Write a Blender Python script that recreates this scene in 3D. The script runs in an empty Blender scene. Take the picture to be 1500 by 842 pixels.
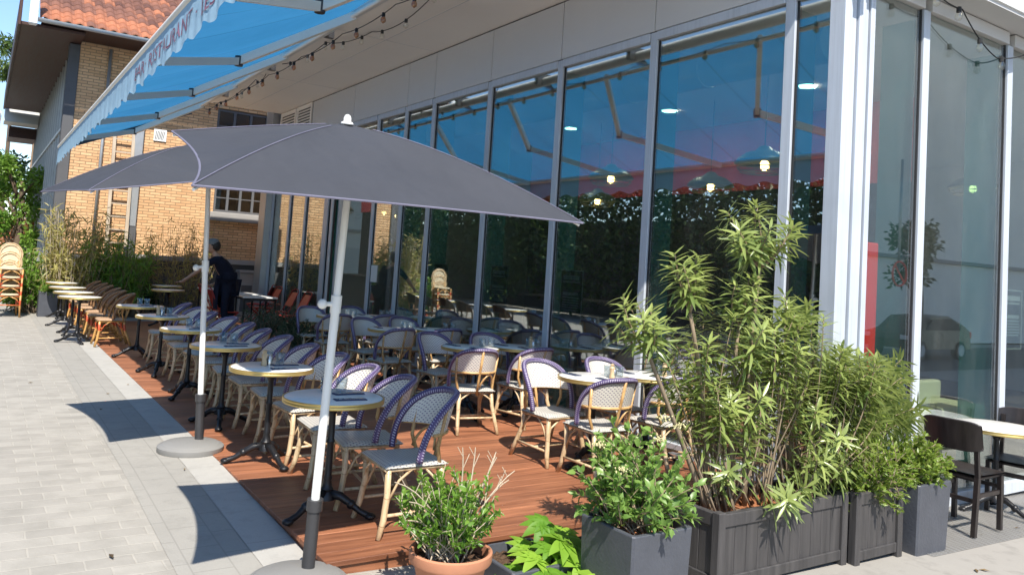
import bpy, math, random
import numpy as np
from mathutils import Vector, Matrix
random.seed(7)
RNG = np.random.default_rng(11)
PI = math.pi
SC = bpy.context.scene
COL = SC.collection

# ---------------------------------------------------------------- helpers
def V(*a): return Vector(a)

class MB:
    """collects shapes, then links them as one mesh object"""
    def __init__(s): s.v = []; s.f = []; s.uv = []; s.tone = []; s.t = 0.5
    def add(s, vs, fs, uvs=None):
        b = len(s.v)
        s.v += [tuple(p) for p in vs]; s.tone += [s.t] * len(vs)
        for i, f in enumerate(fs):
            s.f.append(tuple(b + k for k in f))
            s.uv.append(uvs[i] if uvs else None)
        return s
    def box(s, x0, x1, y0, y1, z0, z1):
        vs = [(x, y, z) for x in (x0, x1) for y in (y0, y1) for z in (z0, z1)]
        return s.add(vs, [(0,1,3,2),(4,6,7,5),(0,4,5,1),(2,3,7,6),(0,2,6,4),(1,5,7,3)])
    def bbox(s, x0, x1, y0, y1, z0, z1, b=.006):
        """box with chamfered edges"""
        vs = []; idx = {}
        X = (x0, x1); Y = (y0, y1); Z = (z0, z1)
        for i in (0,1):
            for j in (0,1):
                for k in (0,1):
                    sx = b if i == 0 else -b; sy = b if j == 0 else -b; sz = b if k == 0 else -b
                    idx[i,j,k,0] = len(vs); vs.append((X[i], Y[j]+sy, Z[k]+sz))
                    idx[i,j,k,1] = len(vs); vs.append((X[i]+sx, Y[j], Z[k]+sz))
                    idx[i,j,k,2] = len(vs); vs.append((X[i]+sx, Y[j]+sy, Z[k]))
        g = idx; fs = []
        for i in (0,1):
            q = [g[i,0,0,0], g[i,1,0,0], g[i,1,1,0], g[i,0,1,0]]; fs.append(q if i else q[::-1])
            q = [g[0,i,0,1], g[0,i,1,1], g[1,i,1,1], g[1,i,0,1]]; fs.append(q if i else q[::-1])
            q = [g[0,0,i,2], g[1,0,i,2], g[1,1,i,2], g[0,1,i,2]]; fs.append(q if i else q[::-1])
        for i in (0,1):
            for j in (0,1):
                fs.append([g[i,j,0,0], g[i,j,1,0], g[i,j,1,1], g[i,j,0,1]])
                fs.append([g[i,0,j,0], g[i,1,j,0], g[i,1,j,2], g[i,0,j,2]])
                fs.append([g[0,i,j,1], g[1,i,j,1], g[1,i,j,2], g[0,i,j,2]])
                for k in (0,1): fs.append([g[i,j,k,0], g[i,j,k,1], g[i,j,k,2]])
        return s.add(vs, fs)
    def tube(s, path, r, n=8, cap=True, closed=False):
        P = [Vector(p) for p in path]; m = len(P)
        R = r if isinstance(r, (list, tuple)) else [r] * m
        T = []
        for i in range(m):
            a = P[(i-1) % m] if (closed or i > 0) else P[0]
            c = P[(i+1) % m] if (closed or i < m-1) else P[-1]
            T.append((c - a).normalized())
        u = T[0].orthogonal().normalized()
        vs = []; L = 0; ls = []
        for i in range(m):
            if i: L += (P[i] - P[i-1]).length
            ls.append(L)
            u = (u - T[i] * u.dot(T[i])).normalized(); w = T[i].cross(u)
            for k in range(n):
                a = 2*PI*k/n
                vs.append(P[i] + (u*math.cos(a) + w*math.sin(a)) * R[i])
        fs = []; uvs = []
        for i in range(m if closed else m-1):
            j = (i+1) % m
            for k in range(n):
                l = (k+1) % n
                fs.append((i*n+k, i*n+l, j*n+l, j*n+k))
                a, b = ls[i], (ls[j] if j else L)
                uvs.append(((a, k/n), (a, (k+1)/n), (b, (k+1)/n), (b, k/n)))
        if cap and not closed:
            fs.append(tuple(range(n))[::-1]); uvs.append(None)
            fs.append(tuple((m-1)*n + k for k in range(n))); uvs.append(None)
        return s.add(vs, fs, uvs)
    def bar(s, a, b, w, h, up=(0,0,1)):
        a = Vector(a); b = Vector(b); t = (b-a).normalized(); u = Vector(up)
        x = t.cross(u)
        if x.length < 1e-4: x = t.orthogonal()
        x.normalize(); y = x.cross(t)
        vs = [p + x*sx*w/2 + y*sy*h/2 for p in (a, b) for sx, sy in ((-1,-1),(1,-1),(1,1),(-1,1))]
        return s.add(vs, [(0,1,2,3),(7,6,5,4),(0,4,5,1),(1,5,6,2),(2,6,7,3),(3,7,4,0)])
    def lathe(s, prof, n=24, at=(0,0,0), cap=True, squash=1.0):
        vs = []
        for r, z in prof:
            for k in range(n):
                a = 2*PI*k/n
                vs.append((at[0]+r*math.cos(a), at[1]+r*math.sin(a)*squash, at[2]+z))
        fs = []
        m = len(prof)
        for i in range(m-1):
            for k in range(n):
                l = (k+1) % n
                fs.append((i*n+k, i*n+l, (i+1)*n+l, (i+1)*n+k))
        if cap:
            fs.append(tuple(range(n))[::-1]); fs.append(tuple((m-1)*n+k for k in range(n)))
        return s.add(vs, fs)
    def grid(s, fn, nu, nv, flip=False):
        vs = [fn(i/nu, j/nv) for j in range(nv+1) for i in range(nu+1)]
        fs = []; uvs = []
        for j in range(nv):
            for i in range(nu):
                q = [j*(nu+1)+i, j*(nu+1)+i+1, (j+1)*(nu+1)+i+1, (j+1)*(nu+1)+i]
                w = [(i/nu, j/nv), ((i+1)/nu, j/nv), ((i+1)/nu, (j+1)/nv), (i/nu, (j+1)/nv)]
                if flip: q = q[::-1]; w = w[::-1]
                fs.append(q); uvs.append(tuple(w))
        return s.add(vs, fs, uvs)
    def prism(s, poly, axis, a, b):
        """polygon of 2-d points pushed along axis from a to b"""
        def P(p, h):
            return (h, p[0], p[1]) if axis == 0 else (p[0], h, p[1]) if axis == 1 else (p[0], p[1], h)
        n = len(poly)
        vs = [P(p, a) for p in poly] + [P(p, b) for p in poly]
        fs = [tuple(range(n)), tuple(range(2*n-1, n-1, -1))]
        fs += [(i, (i+1) % n, n + (i+1) % n, n + i) for i in range(n)]
        return s.add(vs, fs)
    def ball(s, c, r, n=10, m=7, sq=(1,1,1)):
        prof = [(max(1e-4, math.sin(PI*i/m)) , -math.cos(PI*i/m)) for i in range(m+1)]
        vs = []
        for q, z in prof:
            for k in range(n):
                a = 2*PI*k/n
                vs.append((c[0]+r*sq[0]*q*math.cos(a), c[1]+r*sq[1]*q*math.sin(a), c[2]+r*sq[2]*z))
        fs = [(i*n+k, i*n+(k+1) % n, (i+1)*n+(k+1) % n, (i+1)*n+k) for i in range(m) for k in range(n)]
        return s.add(vs, fs)
    def mesh(s, name, mat, smooth=False):
        me = bpy.data.meshes.new(name)
        me.from_pydata(s.v, [], s.f)
        if any(u is not None for u in s.uv):
            uvl = me.uv_layers.new(name='UVMap')
            dat = []
            for f, u in zip(s.f, s.uv):
                for k in range(len(f)): dat += (u[k] if u else (0.0, 0.0))
            uvl.data.foreach_set('uv', dat)
        at = me.attributes.new('tone', 'FLOAT', 'POINT'); at.data.foreach_set('value', s.tone)
        if smooth:
            me.polygons.foreach_set('use_smooth', [True]*len(me.polygons))
            if smooth == 'auto':
                me.set_sharp_from_angle(angle=math.radians(40))
        me.materials.append(mat)
        me.update()
        return me
    def build(s, name, mat, parent=None, smooth=False):
        o = bpy.data.objects.new(name, s.mesh(name, mat, smooth)); COL.objects.link(o)
        if parent: o.parent = parent
        return o

def empty(name, loc=(0,0,0), rz=0.0):
    o = bpy.data.objects.new(name, None); COL.objects.link(o)
    o.location = loc; o.rotation_euler = (0, 0, rz); o.empty_display_size = .1
    return o
def tag(o, label=None, cat=None, group=None, kind=None):
    if label: o['label'] = label
    if cat: o['category'] = cat
    if group: o['group'] = group
    if kind: o['kind'] = kind
    return o
def thing(name, label, cat, loc=(0,0,0), rz=0.0, group=None):
    return tag(empty(name, loc, rz), label, cat, group, 'thing')
def setting(name, mb, mat, smooth=False, kind='structure'):
    o = mb.build(name, mat, None, smooth); o['kind'] = kind; return o
KIDS = {}
def dup(root, loc, rz=0.0, label=None, group=None, scale=None):
    if root.name not in KIDS: KIDS[root.name] = [(c, list(c.children)) for c in root.children]
    r = root.copy(); COL.objects.link(r); r.location = loc; r.rotation_euler = (0, 0, rz)
    if scale: r.scale = scale
    if label: r['label'] = label
    if group: r['group'] = group
    for c, gs in KIDS[root.name]:
        d = c.copy(); COL.objects.link(d); d.parent = r
        for g in gs:
            e = g.copy(); COL.objects.link(e); e.parent = d
    return r

# ---------------------------------------------------------------- materials
def rgb(r, g, b): return (r, g, b, 1.0)
class NT:
    def __init__(s, name):
        s.m = bpy.data.materials.new(name); s.m.use_nodes = True
        s.t = s.m.node_tree; s.t.nodes.clear()
        s.out = s.n('ShaderNodeOutputMaterial')
    def n(s, typ, **kw):
        o = s.t.nodes.new(typ)
        for k, v in kw.items(): setattr(o, k, v)
        return o
    def l(s, a, b): s.t.links.new(a, b)
    def math(s, op, a, b=None):
        o = s.n('ShaderNodeMath', operation=op)
        for i, x in enumerate((a, b)):
            if x is None: continue
            if isinstance(x, (int, float)): o.inputs[i].default_value = x
            else: s.l(x, o.inputs[i])
        return o.outputs[0]
    def coord(s, which='Object'):
        return s.n('ShaderNodeTexCoord').outputs[which]
    def geo(s): return s.n('ShaderNodeNewGeometry').outputs['Position']
    def mapping(s, vec, scale=(1,1,1), rot=(0,0,0), loc=(0,0,0)):
        o = s.n('ShaderNodeMapping'); s.l(vec, o.inputs[0])
        o.inputs['Scale'].default_value = scale; o.inputs['Rotation'].default_value = rot; o.inputs['Location'].default_value = loc
        return o.outputs[0]
    def noise(s, vec, scale, detail=4.0, rough=.55):
        o = s.n('ShaderNodeTexNoise'); s.l(vec, o.inputs['Vector'])
        o.inputs['Scale'].default_value = scale; o.inputs['Detail'].default_value = detail; o.inputs['Roughness'].default_value = rough
        return o.outputs['Fac']
    def ramp(s, fac, stops):
        o = s.n('ShaderNodeValToRGB'); s.l(fac, o.inputs[0])
        e = o.color_ramp.elements
        while len(e) < len(stops): e.new(.5)
        for i, (p, c) in enumerate(stops):
            e[i].position = p; e[i].color = c if len(c) == 4 else rgb(*c)
        return o.outputs[0]
    def mix(s, fac, a, b, blend='MIX'):
        o = s.n('ShaderNodeMix', data_type='RGBA', blend_type=blend)
        for sock, x in ((o.inputs[0], fac), (o.inputs[6], a), (o.inputs[7], b)):
            if isinstance(x, (int, float)): sock.default_value = x
            elif isinstance(x, tuple): sock.default_value = x if len(x) == 4 else rgb(*x)
            else: s.l(x, sock)
        return o.outputs[2]
    def bump(s, h, strength=.3, dist=.01):
        o = s.n('ShaderNodeBump'); s.l(h, o.inputs['Height'])
        o.inputs['Strength'].default_value = strength; o.inputs['Distance'].default_value = dist
        return o.outputs[0]
    def principled(s, color, rough=.6, metal=0.0, normal=None, spec=.5, **kw):
        p = s.n('ShaderNodeBsdfPrincipled')
        for sock, x in (('Base Color', color), ('Roughness', rough), ('Metallic', metal), ('Specular IOR Level', spec)):
            if isinstance(x, (int, float)): p.inputs[sock].default_value = x
            elif isinstance(x, tuple): p.inputs[sock].default_value = x if len(x) == 4 else rgb(*x)
            else: s.l(x, p.inputs[sock])
        for k, v in kw.items(): p.inputs[k].default_value = v
        if normal: s.l(normal, p.inputs['Normal'])
        return p
    def finish(s, shader):
        s.l(shader if not hasattr(shader, 'outputs') else shader.outputs[0], s.out.inputs['Surface']); return s.m

def m_plain(name, col, rough=.6, metal=0.0, var=.25, scale=6.0, bump=.08, spec=.5):
    """base colour with worn, slightly mottled variation"""
    t = NT(name); p = t.coord()
    n = t.noise(p, scale, 6); n2 = t.noise(p, scale*7, 3)
    c = t.mix(t.math('MULTIPLY', n, .9), tuple(x*(1-var) for x in col), tuple(min(1, x*(1+var)) for x in col))
    r = t.math('ADD', t.math('MULTIPLY', n2, .25), rough - .12)
    return t.finish(t.principled(c, r, metal, t.bump(n2, bump, .004), spec))
def m_alu(name, col):
    t = NT(name); p = t.geo()
    st = t.noise(t.mapping(p, (30,30,1.1)), 1.0, 6, .7); bl = t.noise(p, 2.4, 6)
    c = t.mix(t.ramp(st, [(.45,(0,0,0)),(.8,(.55,.55,.55))]), col, tuple(x*.62 for x in col))
    c = t.mix(t.ramp(bl, [(.5,(0,0,0)),(.85,(.4,.4,.4))]), c, tuple(x*.7 for x in col))
    return t.finish(t.principled(c, t.math('ADD', t.math('MULTIPLY', st, .25), .3), .1, None, .5))
def m_wood(name, c0, c1, axis=0, rough=.6, scale=1.0, tone=False):
    t = NT(name); p = t.coord()
    sc = [14*scale]*3; sc[axis] = .9*scale
    m = t.mapping(p, tuple(sc))
    n = t.noise(m, 1.6, 8, .65); big = t.noise(t.mapping(p, (1.2,1.2,1.2)), 1.4, 4)
    col = t.ramp(n, [(.3, c0), (.72, c1)])
    col = t.mix(t.math('MULTIPLY', big, .45), col, tuple(x*.55 for x in c0), 'MIX')
    if tone:
        a = t.n('ShaderNodeAttribute', attribute_name='tone')
        col = t.mix(1.0, col, t.ramp(a.outputs['Fac'], [(0, (.74,.71,.69)), (1, (1.14,1.11,1.08))]), 'MULTIPLY')
    return t.finish(t.principled(col, t.math('ADD', t.math('MULTIPLY', n, .3), rough-.15), 0, t.bump(n, .25, .006)))
def m_leaf(name, c0, c1, rough=.42, trans=.35, spec=.5):
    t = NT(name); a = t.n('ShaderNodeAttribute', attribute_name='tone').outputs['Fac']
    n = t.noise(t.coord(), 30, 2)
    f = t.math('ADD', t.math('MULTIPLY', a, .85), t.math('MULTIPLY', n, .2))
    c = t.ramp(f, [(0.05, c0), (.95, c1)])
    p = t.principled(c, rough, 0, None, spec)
    tr = t.n('ShaderNodeBsdfTranslucent')
    t.l(t.mix(.5, c, tuple(min(1, x*1.5) for x in c1)), tr.inputs['Color'])
    mx = t.n('ShaderNodeMixShader'); mx.inputs[0].default_value = trans
    t.l(p.outputs[0], mx.inputs[1]); t.l(tr.outputs[0], mx.inputs[2])
    return t.finish(mx)
def m_glass_pane(name, tint, lo=.1, hi=.85, wav=.0):
    """architectural glass: tinted see-through plus a sharp reflection"""
    t = NT(name)
    lw = t.n('ShaderNodeLayerWeight'); lw.inputs['Blend'].default_value = .5
    f = t.math('ADD', t.math('MULTIPLY', t.math('POWER', lw.outputs['Facing'], 4.0), hi), lo)
    tr = t.n('ShaderNodeBsdfTransparent'); tr.inputs[0].default_value = rgb(*tint)
    gl = t.n('ShaderNodeBsdfGlossy'); gl.inputs['Roughness'].default_value = 0.0
    gl.inputs['Color'].default_value = (.92, .96, .97, 1)
    if wav:
        b = t.bump(t.noise(t.coord(), .7, 1), wav, .02); t.l(b, gl.inputs['Normal'])
    mx = t.n('ShaderNodeMixShader'); t.l(f, mx.inputs[0]); t.l(tr.outputs[0], mx.inputs[1]); t.l(gl.outputs[0], mx.inputs[2])
    if not wav: return t.finish(mx)
    df = t.n('ShaderNodeBsdfDiffuse'); df.inputs[0].default_value = rgb(.6,.6,.58)
    sm = t.noise(t.mapping(t.coord(), (3,3,.8)), 1.6, 7, .7)
    m2 = t.n('ShaderNodeMixShader'); t.l(t.math('MULTIPLY', t.math('POWER', sm, 3.0), .09), m2.inputs[0]); t.l(mx.outputs[0], m2.inputs[1]); t.l(df.outputs[0], m2.inputs[2])
    return t.finish(m2)
def m_fabric(name, col, trans=0.0, tcol=None, rough=.85, wrinkle=.25, wscale=2.0, seam=0):
    t = NT(name); p = t.coord()
    n = t.noise(p, 3, 5); w = t.noise(p, wscale, 3); fine = t.noise(p, 420, 1)
    c = t.mix(n, tuple(x*.85 for x in col), tuple(min(1, x*1.12) for x in col))
    tc_ = tuple(tcol or col) + (1.0,)
    if seam:
        sx = t.n('ShaderNodeSeparateXYZ'); t.l(p, sx.inputs[0]); q = t.math('DIVIDE', sx.outputs[1], seam)
        line = t.math('LESS_THAN', t.math('FRACT', q), .025)
        pan = t.n('ShaderNodeTexWhiteNoise', noise_dimensions='1D'); t.l(t.math('FLOOR', q), pan.inputs['W'])
        fade = t.math('MULTIPLY', t.math('ADD', t.math('MULTIPLY', pan.outputs['Value'], .5), n), .16)
        c = t.mix(fade, c, tuple(min(1, x*1.9+.05) for x in col)); c = t.mix(t.math('MULTIPLY', line, .6), c, tuple(x*.5 for x in col))
        tc_ = t.mix(t.math('MULTIPLY', line, .6), t.mix(fade, tuple(tcol), tuple(min(1, x*1.35+.05) for x in tcol)), tuple(x*.5 for x in tcol))
    h = t.math('ADD', t.math('MULTIPLY', w, 1.0), t.math('MULTIPLY', fine, .02))
    b = t.principled(c, rough, 0, t.bump(h, wrinkle, .08), .25)
    if not trans: return t.finish(b)
    tr = t.n('ShaderNodeBsdfTranslucent')
    if isinstance(tc_, tuple): tr.inputs[0].default_value = tc_
    else: t.l(tc_, tr.inputs[0])
    mx = t.n('ShaderNodeMixShader'); mx.inputs[0].default_value = trans
    t.l(b.outputs[0], mx.inputs[1]); t.l(tr.outputs[0], mx.inputs[2])
    return t.finish(mx)
def m_weave(name, base, dot, nu=26, nv=20, rad=.30, back=None):
    """two-colour plastic cane weave on UVs: diagonal dots on pale strands"""
    t = NT(name)
    uv = t.n('ShaderNodeUVMap').outputs[0]
    sx = t.n('ShaderNodeSeparateXYZ'); t.l(uv, sx.inputs[0])
    u = t.math('MULTIPLY', sx.outputs[0], float(nu)); v = t.math('MULTIPLY', sx.outputs[1], float(nv))
    row = t.math('FLOOR', v)
    u2 = t.math('ADD', u, t.math('MULTIPLY', row, .5))
    fu = t.math('ABSOLUTE', t.math('SUBTRACT', t.math('FRACT', u2), .5)); fv = t.math('ABSOLUTE', t.math('SUBTRACT', t.math('FRACT', v), .5))
    d = t.math('ADD', fu, t.math('MULTIPLY', fv, .8))
    mask = t.math('LESS_THAN', d, rad)
    n = t.noise(t.coord(), 9, 4)
    b2 = t.mix(n, tuple(x*.86 for x in base), base)
    c = t.mix(mask, b2, dot)
    h = t.math('SUBTRACT', d, t.math('MULTIPLY', t.math('MULTIPLY', fu, fv), 1.5))
    return t.finish(t.principled(c, .45, 0, t.bump(h, .5, .004), .4))
def m_stripe(name, a, b, freq=90.0, duty=.25):
    t = NT(name); uv = t.n('ShaderNodeUVMap').outputs[0]
    sx = t.n('ShaderNodeSeparateXYZ'); t.l(uv, sx.inputs[0])
    q = t.math('ADD', t.math('MULTIPLY', sx.outputs[0], freq), t.math('MULTIPLY', sx.outputs[1], 2.0))
    fr = t.math('FRACT', q)
    k = t.math('FRACT', t.math('MULTIPLY', sx.outputs[1], 4.0))
    mask = t.math('MULTIPLY', t.math('LESS_THAN', fr, duty), t.math('LESS_THAN', k, .55))
    c = t.mix(mask, a, b)
    return t.finish(t.principled(c, .45, 0, t.bump(fr, .35, .003), .4))
def m_bamboo(name, c0, c1, node=(.2,.1,.04), band=None):
    t = NT(name); p = t.coord()
    n = t.noise(t.mapping(p, (9,9,2.2)), 3, 5); sp = t.noise(p, 26, 2)
    c = t.ramp(n, [(.28, c0), (.7, c1)])
    s = t.n('ShaderNodeSeparateXYZ'); t.l(p, s.inputs[0])
    q = t.math('FRACT', t.math('ADD', t.math('MULTIPLY', s.outputs[2], 7.0), t.math('MULTIPLY', s.outputs[0], 2.3)))
    ring = t.math('LESS_THAN', q, .035)
    c = t.mix(t.math('MULTIPLY', ring, .55), c, node)
    if band:
        bm = t.math('MULTIPLY', t.math('GREATER_THAN', s.outputs[2], band[1]), t.math('LESS_THAN', s.outputs[2], band[2]))
        c = t.mix(t.math('MULTIPLY', bm, .85), c, band[0])
    c = t.mix(t.math('MULTIPLY', t.math('GREATER_THAN', sp, .68), .35), c, node)
    return t.finish(t.principled(c, .38, 0, t.bump(n, .12, .004), .5))
def m_emit(name, col, st):
    t = NT(name); e = t.n('ShaderNodeEmission'); e.inputs[0].default_value = rgb(*col); e.inputs[1].default_value = st
    return t.finish(e)
def m_bricks(name):
    t = NT(name); p = t.geo()
    s = t.n('ShaderNodeSeparateXYZ'); t.l(p, s.inputs[0])
    cmb = t.n('ShaderNodeCombineXYZ'); t.l(t.math('ADD', s.outputs[0], s.outputs[1]), cmb.inputs[0]); t.l(s.outputs[2], cmb.inputs[1])
    br = t.n('ShaderNodeTexBrick'); t.l(cmb.outputs[0], br.inputs['Vector'])
    br.inputs['Scale'].default_value = 1.0; br.inputs['Brick Width'].default_value = .235; br.inputs['Row Height'].default_value = .068
    br.inputs['Mortar Size'].default_value = .008; br.inputs['Mortar Smooth'].default_value = .2; br.inputs['Bias'].default_value = -.05
    br.inputs['Color1'].default_value = rgb(.75,.47,.26); br.inputs['Color2'].default_value = rgb(.54,.30,.15); br.inputs['Mortar'].default_value = rgb(.17,.11,.065)
    n = t.noise(p, 1.4, 6); n2 = t.noise(p, 22, 3)
    c = t.mix(t.math('MULTIPLY', n, .5), br.outputs['Color'], (.72,.47,.26))
    c = t.mix(t.math('MULTIPLY', t.math('GREATER_THAN', n2, .63), .35), c, (.28,.14,.07))
    h = t.math('SUBTRACT', 1.0, br.outputs['Fac'])
    return t.finish(t.principled(c, .85, 0, t.bump(t.math('ADD', h, t.math('MULTIPLY', n2, .4)), .6, .012), .2))
def m_pavers(name):
    t = NT(name); p = t.geo()
    wob = t.n('ShaderNodeTexNoise'); t.l(p, wob.inputs['Vector']); wob.inputs['Scale'].default_value = 3.0
    wv = t.n('ShaderNodeVectorMath', operation='MULTIPLY_ADD'); t.l(wob.outputs['Color'], wv.inputs[0]); wv.inputs[1].default_value = (.03,.03,0); t.l(p, wv.inputs[2])
    br = t.n('ShaderNodeTexBrick'); t.l(wv.outputs[0], br.inputs['Vector'])
    br.inputs['Scale'].default_value = 1.0; br.inputs['Brick Width'].default_value = .24; br.inputs['Row Height'].default_value = .135
    br.inputs['Mortar Size'].default_value = .007; br.inputs['Mortar Smooth'].default_value = .6; br.inputs['Bias'].default_value = 0.0
    br.inputs['Color1'].default_value = rgb(.36,.34,.305); br.inputs['Color2'].default_value = rgb(.265,.25,.225); br.inputs['Mortar'].default_value = rgb(.39,.365,.32)
    n = t.noise(p, .8, 8, .65); n2 = t.noise(p, 60, 3); n3 = t.noise(p, 5, 5)
    c = t.mix(t.math('MULTIPLY', n, .6), br.outputs['Color'], (.40,.375,.335))
    c = t.mix(t.ramp(n3, [(.42, (0,0,0)), (.72, (.5,.5,.5))]), c, (.215,.205,.18))
    c = t.mix(t.math('MULTIPLY', n2, .22), c, (.30,.28,.25))
    h = t.math('ADD', t.math('MULTIPLY', t.math('SUBTRACT', 1.0, br.outputs['Fac']), .8), t.math('MULTIPLY', n2, .7))
    return t.finish(t.principled(c, .8, 0, t.bump(h, .35, .008), .25))
def m_concrete(name, col, scale=1.0, spot=.25):
    t = NT(name); p = t.geo()
    n = t.noise(p, .9*scale, 8, .65); n2 = t.noise(p, 70, 3); n3 = t.noise(p, 6*scale, 5)
    c = t.mix(n, tuple(x*.78 for x in col), tuple(x*1.1 for x in col))
    c = t.mix(t.ramp(n3, [(.52, (0,0,0)), (.78, (spot, spot, spot))]), c, tuple(x*.45 for x in col))
    c = t.mix(t.math('MULTIPLY', n2, .2), c, tuple(x*.6 for x in col))
    return t.finish(t.principled(c, .82, 0, t.bump(n2, .25, .006), .25))
def m_slabs(name, col, ly, lx):
    t = NT(name); p = t.geo(); s = t.n('ShaderNodeSeparateXYZ'); t.l(p, s.inputs[0])
    row = t.math('FLOOR', t.math('DIVIDE', s.outputs[0], lx))
    fy = t.math('FRACT', t.math('ADD', t.math('DIVIDE', s.outputs[1], ly), t.math('MULTIPLY', row, .37))); fx = t.math('FRACT', t.math('DIVIDE', s.outputs[0], lx))
    j = t.math('MAXIMUM', t.math('LESS_THAN', fy, .010/ly), t.math('LESS_THAN', fx, .009/lx))
    n = t.noise(p, 1.3, 8, .65); n2 = t.noise(p, 70, 3); n3 = t.noise(p, 7, 6, .7)
    c = t.mix(n, tuple(x*.74 for x in col), tuple(x*1.15 for x in col))
    c = t.mix(t.ramp(n3, [(.5,(0,0,0)),(.75,(.45,.45,.45))]), c, tuple(x*.55 for x in col))
    c = t.mix(t.math('MULTIPLY', n2, .25), c, tuple(x*.6 for x in col))
    c = t.mix(t.math('MULTIPLY', j, .35), c, tuple(x*.5 for x in col))
    return t.finish(t.principled(c, .8, 0, t.bump(t.math('SUBTRACT', n2, j), .3, .006), .25))
def m_roof(name):
    t = NT(name); a = t.n('ShaderNodeAttribute', attribute_name='tone').outputs['Fac']
    n = t.noise(t.geo(), 2.2, 6)
    c = t.ramp(t.math('ADD', t.math('MULTIPLY', a, .6), t.math('MULTIPLY', n, .4)), [(.15, (.10,.050,.040)), (.5, (.20,.095,.068)), (.68, (.31,.125,.072)), (.95, (.46,.18,.095))])
    return t.finish(t.principled(c, .8, 0, t.bump(n, .3, .01), .2))
def m_soil(name, a, b):
    t = NT(name); p = t.geo(); n = t.noise(p, 45, 5); k = t.noise(p, 13, 3)
    return t.finish(t.principled(t.mix(n, a, b), .95, 0, t.bump(t.math('ADD', n, k), 1.0, .03), .1))
def m_marble(name):
    t = NT(name); p = t.coord(); n = t.noise(p, 5, 8, .7)
    c = t.ramp(n, [(.3, (.60,.60,.58)), (.5, (.78,.77,.74)), (.75, (.70,.69,.66))])
    return t.finish(t.principled(c, .28, 0, None, .5))
def m_fin(name):
    t = NT(name); d = t.n('ShaderNodeBsdfDiffuse'); d.inputs[0].default_value = rgb(.16,.42,.42)
    tr = t.n('ShaderNodeBsdfTransparent'); tr.inputs[0].default_value = rgb(.45,.75,.72)
    tl = t.n('ShaderNodeBsdfTranslucent'); tl.inputs[0].default_value = rgb(.2,.5,.5)
    a = t.n('ShaderNodeMixShader'); a.inputs[0].default_value = .4; t.l(d.outputs[0], a.inputs[1]); t.l(tl.outputs[0], a.inputs[2])
    mx = t.n('ShaderNodeMixShader'); mx.inputs[0].default_value = .5; t.l(tr.outputs[0], mx.inputs[1]); t.l(a.outputs[0], mx.inputs[2])
    return t.finish(mx)
def m_clear(name, tint=(.86,.89,.90), lo=.11):
    return m_glass_pane(name, tint, lo, .6)

M = {}
M['pavers'] = m_pavers('pavers'); M['kerb'] = m_slabs('kerb_slabs', (.43,.415,.385), 1.0, 1.0)
M['band'] = m_slabs('band_slabs', (.345,.33,.30), .33, .21)
M['kerb_plain'] = m_concrete('kerb_concrete', (.43,.415,.385)); M['walk'] = m_concrete('walk_concrete', (.34,.32,.29), 1.3, .5)
M['asphalt'] = m_concrete('asphalt', (.10,.10,.10))
M['deck'] = m_wood('deck_wood', (.19,.070,.034), (.51,.215,.108), 0, .55, 1.0, True)
M['bamboo'] = m_bamboo('bamboo_cane', (.38,.25,.13), (.70,.54,.34))
M['bamboo_red'] = m_bamboo('bamboo_red_cane', (.40,.20,.06), (.62,.36,.12), band=((.50,.05,.02), .24, .34))
M['bamboo_dark'] = m_bamboo('bamboo_amber_cane', (.36,.19,.07), (.66,.42,.18))
M['weave'] = m_weave('white_weave', (.70,.67,.60), (.14,.10,.18), 24, 15, .24)
M['seatw'] = m_weave('seat_weave', (.52,.495,.44), (.19,.17,.20), 18, 20, .27)
M['weave_brown'] = m_weave('brown_weave', (.30,.17,.09), (.10,.05,.03), 22, 20, .32)
M['seat_brown'] = m_weave('brown_seat_weave', (.52,.35,.22), (.22,.09,.05), 24, 24, .28)
M['cream'] = m_weave('cream_weave', (.66,.55,.38), (.45,.33,.2), 30, 30, .22)
M['rim'] = m_stripe('purple_rim', (.078,.054,.140), (.46,.42,.54), 62.0, .34)
M['rim_brown'] = m_stripe('brown_rim', (.22,.11,.05), (.48,.32,.18))
M['marble'] = m_marble('marble_top'); M['brass'] = m_plain('brass', (.62,.46,.17), .36, .75, .2, 9)
M['iron'] = m_plain('black_iron', (.016,.016,.018), .38, .3, .3, 18, .3)
M['alu'] = m_alu('aluminium', (.56,.60,.66))
M['alu_dark'] = m_plain('grey_panel', (.62,.61,.60), .5, .05, .05, 1.2, .01)
M['joint'] = m_plain('black_gasket', (.02,.02,.022), .6)
M['soffit'] = m_plain('soffit_paint', (.90,.85,.79), .7, 0, .06, 1.0, .01)
M['white'] = m_plain('white_paint', (.78,.78,.76), .5, 0, .06, 3)
M['pole'] = m_plain('white_pole', (.80,.80,.77), .35, 0, .04, 5, .01)
M['grey_plastic'] = m_plain('grey_plastic', (.23,.225,.215), .55, 0, .1, 4, .05)
M['dark_metal'] = m_plain('dark_metal', (.07,.07,.075), .4, .5, .2, 8)
M['canopy'] = m_fabric('slate_canvas', (.050,.053,.064), .05, (.10,.10,.13), .75, .6, 2.2)
M['hem'] = m_plain('lilac_hem', (.15,.145,.20), .7)
M['awning'] = m_fabric('blue_awning', (.035,.17,.34), .34, (.045,.28,.56), .8, .3, 1.4, 1.21)
M['valance'] = m_fabric('pale_blue_valance', (.36,.55,.70), .10, (.30,.50,.65), .8, .12, 6)
M['letter'] = m_plain('plum_lettering', (.26,.12,.19), .8)
M['arm'] = m_plain('cream_arm', (.90,.85,.76), .45, 0, .05, 5)
M['glass'] = m_glass_pane('window_glass', (.82,.88,.86), .33, .62, .045)
M['glass_side'] = m_glass_pane('side_window_glass', (.92,.94,.92), .21, .7, .045)
M['glass_house'] = m_glass_pane('house_glass', (.25,.28,.28), .12)
M['fin'] = m_fin('fin_glass')
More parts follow.
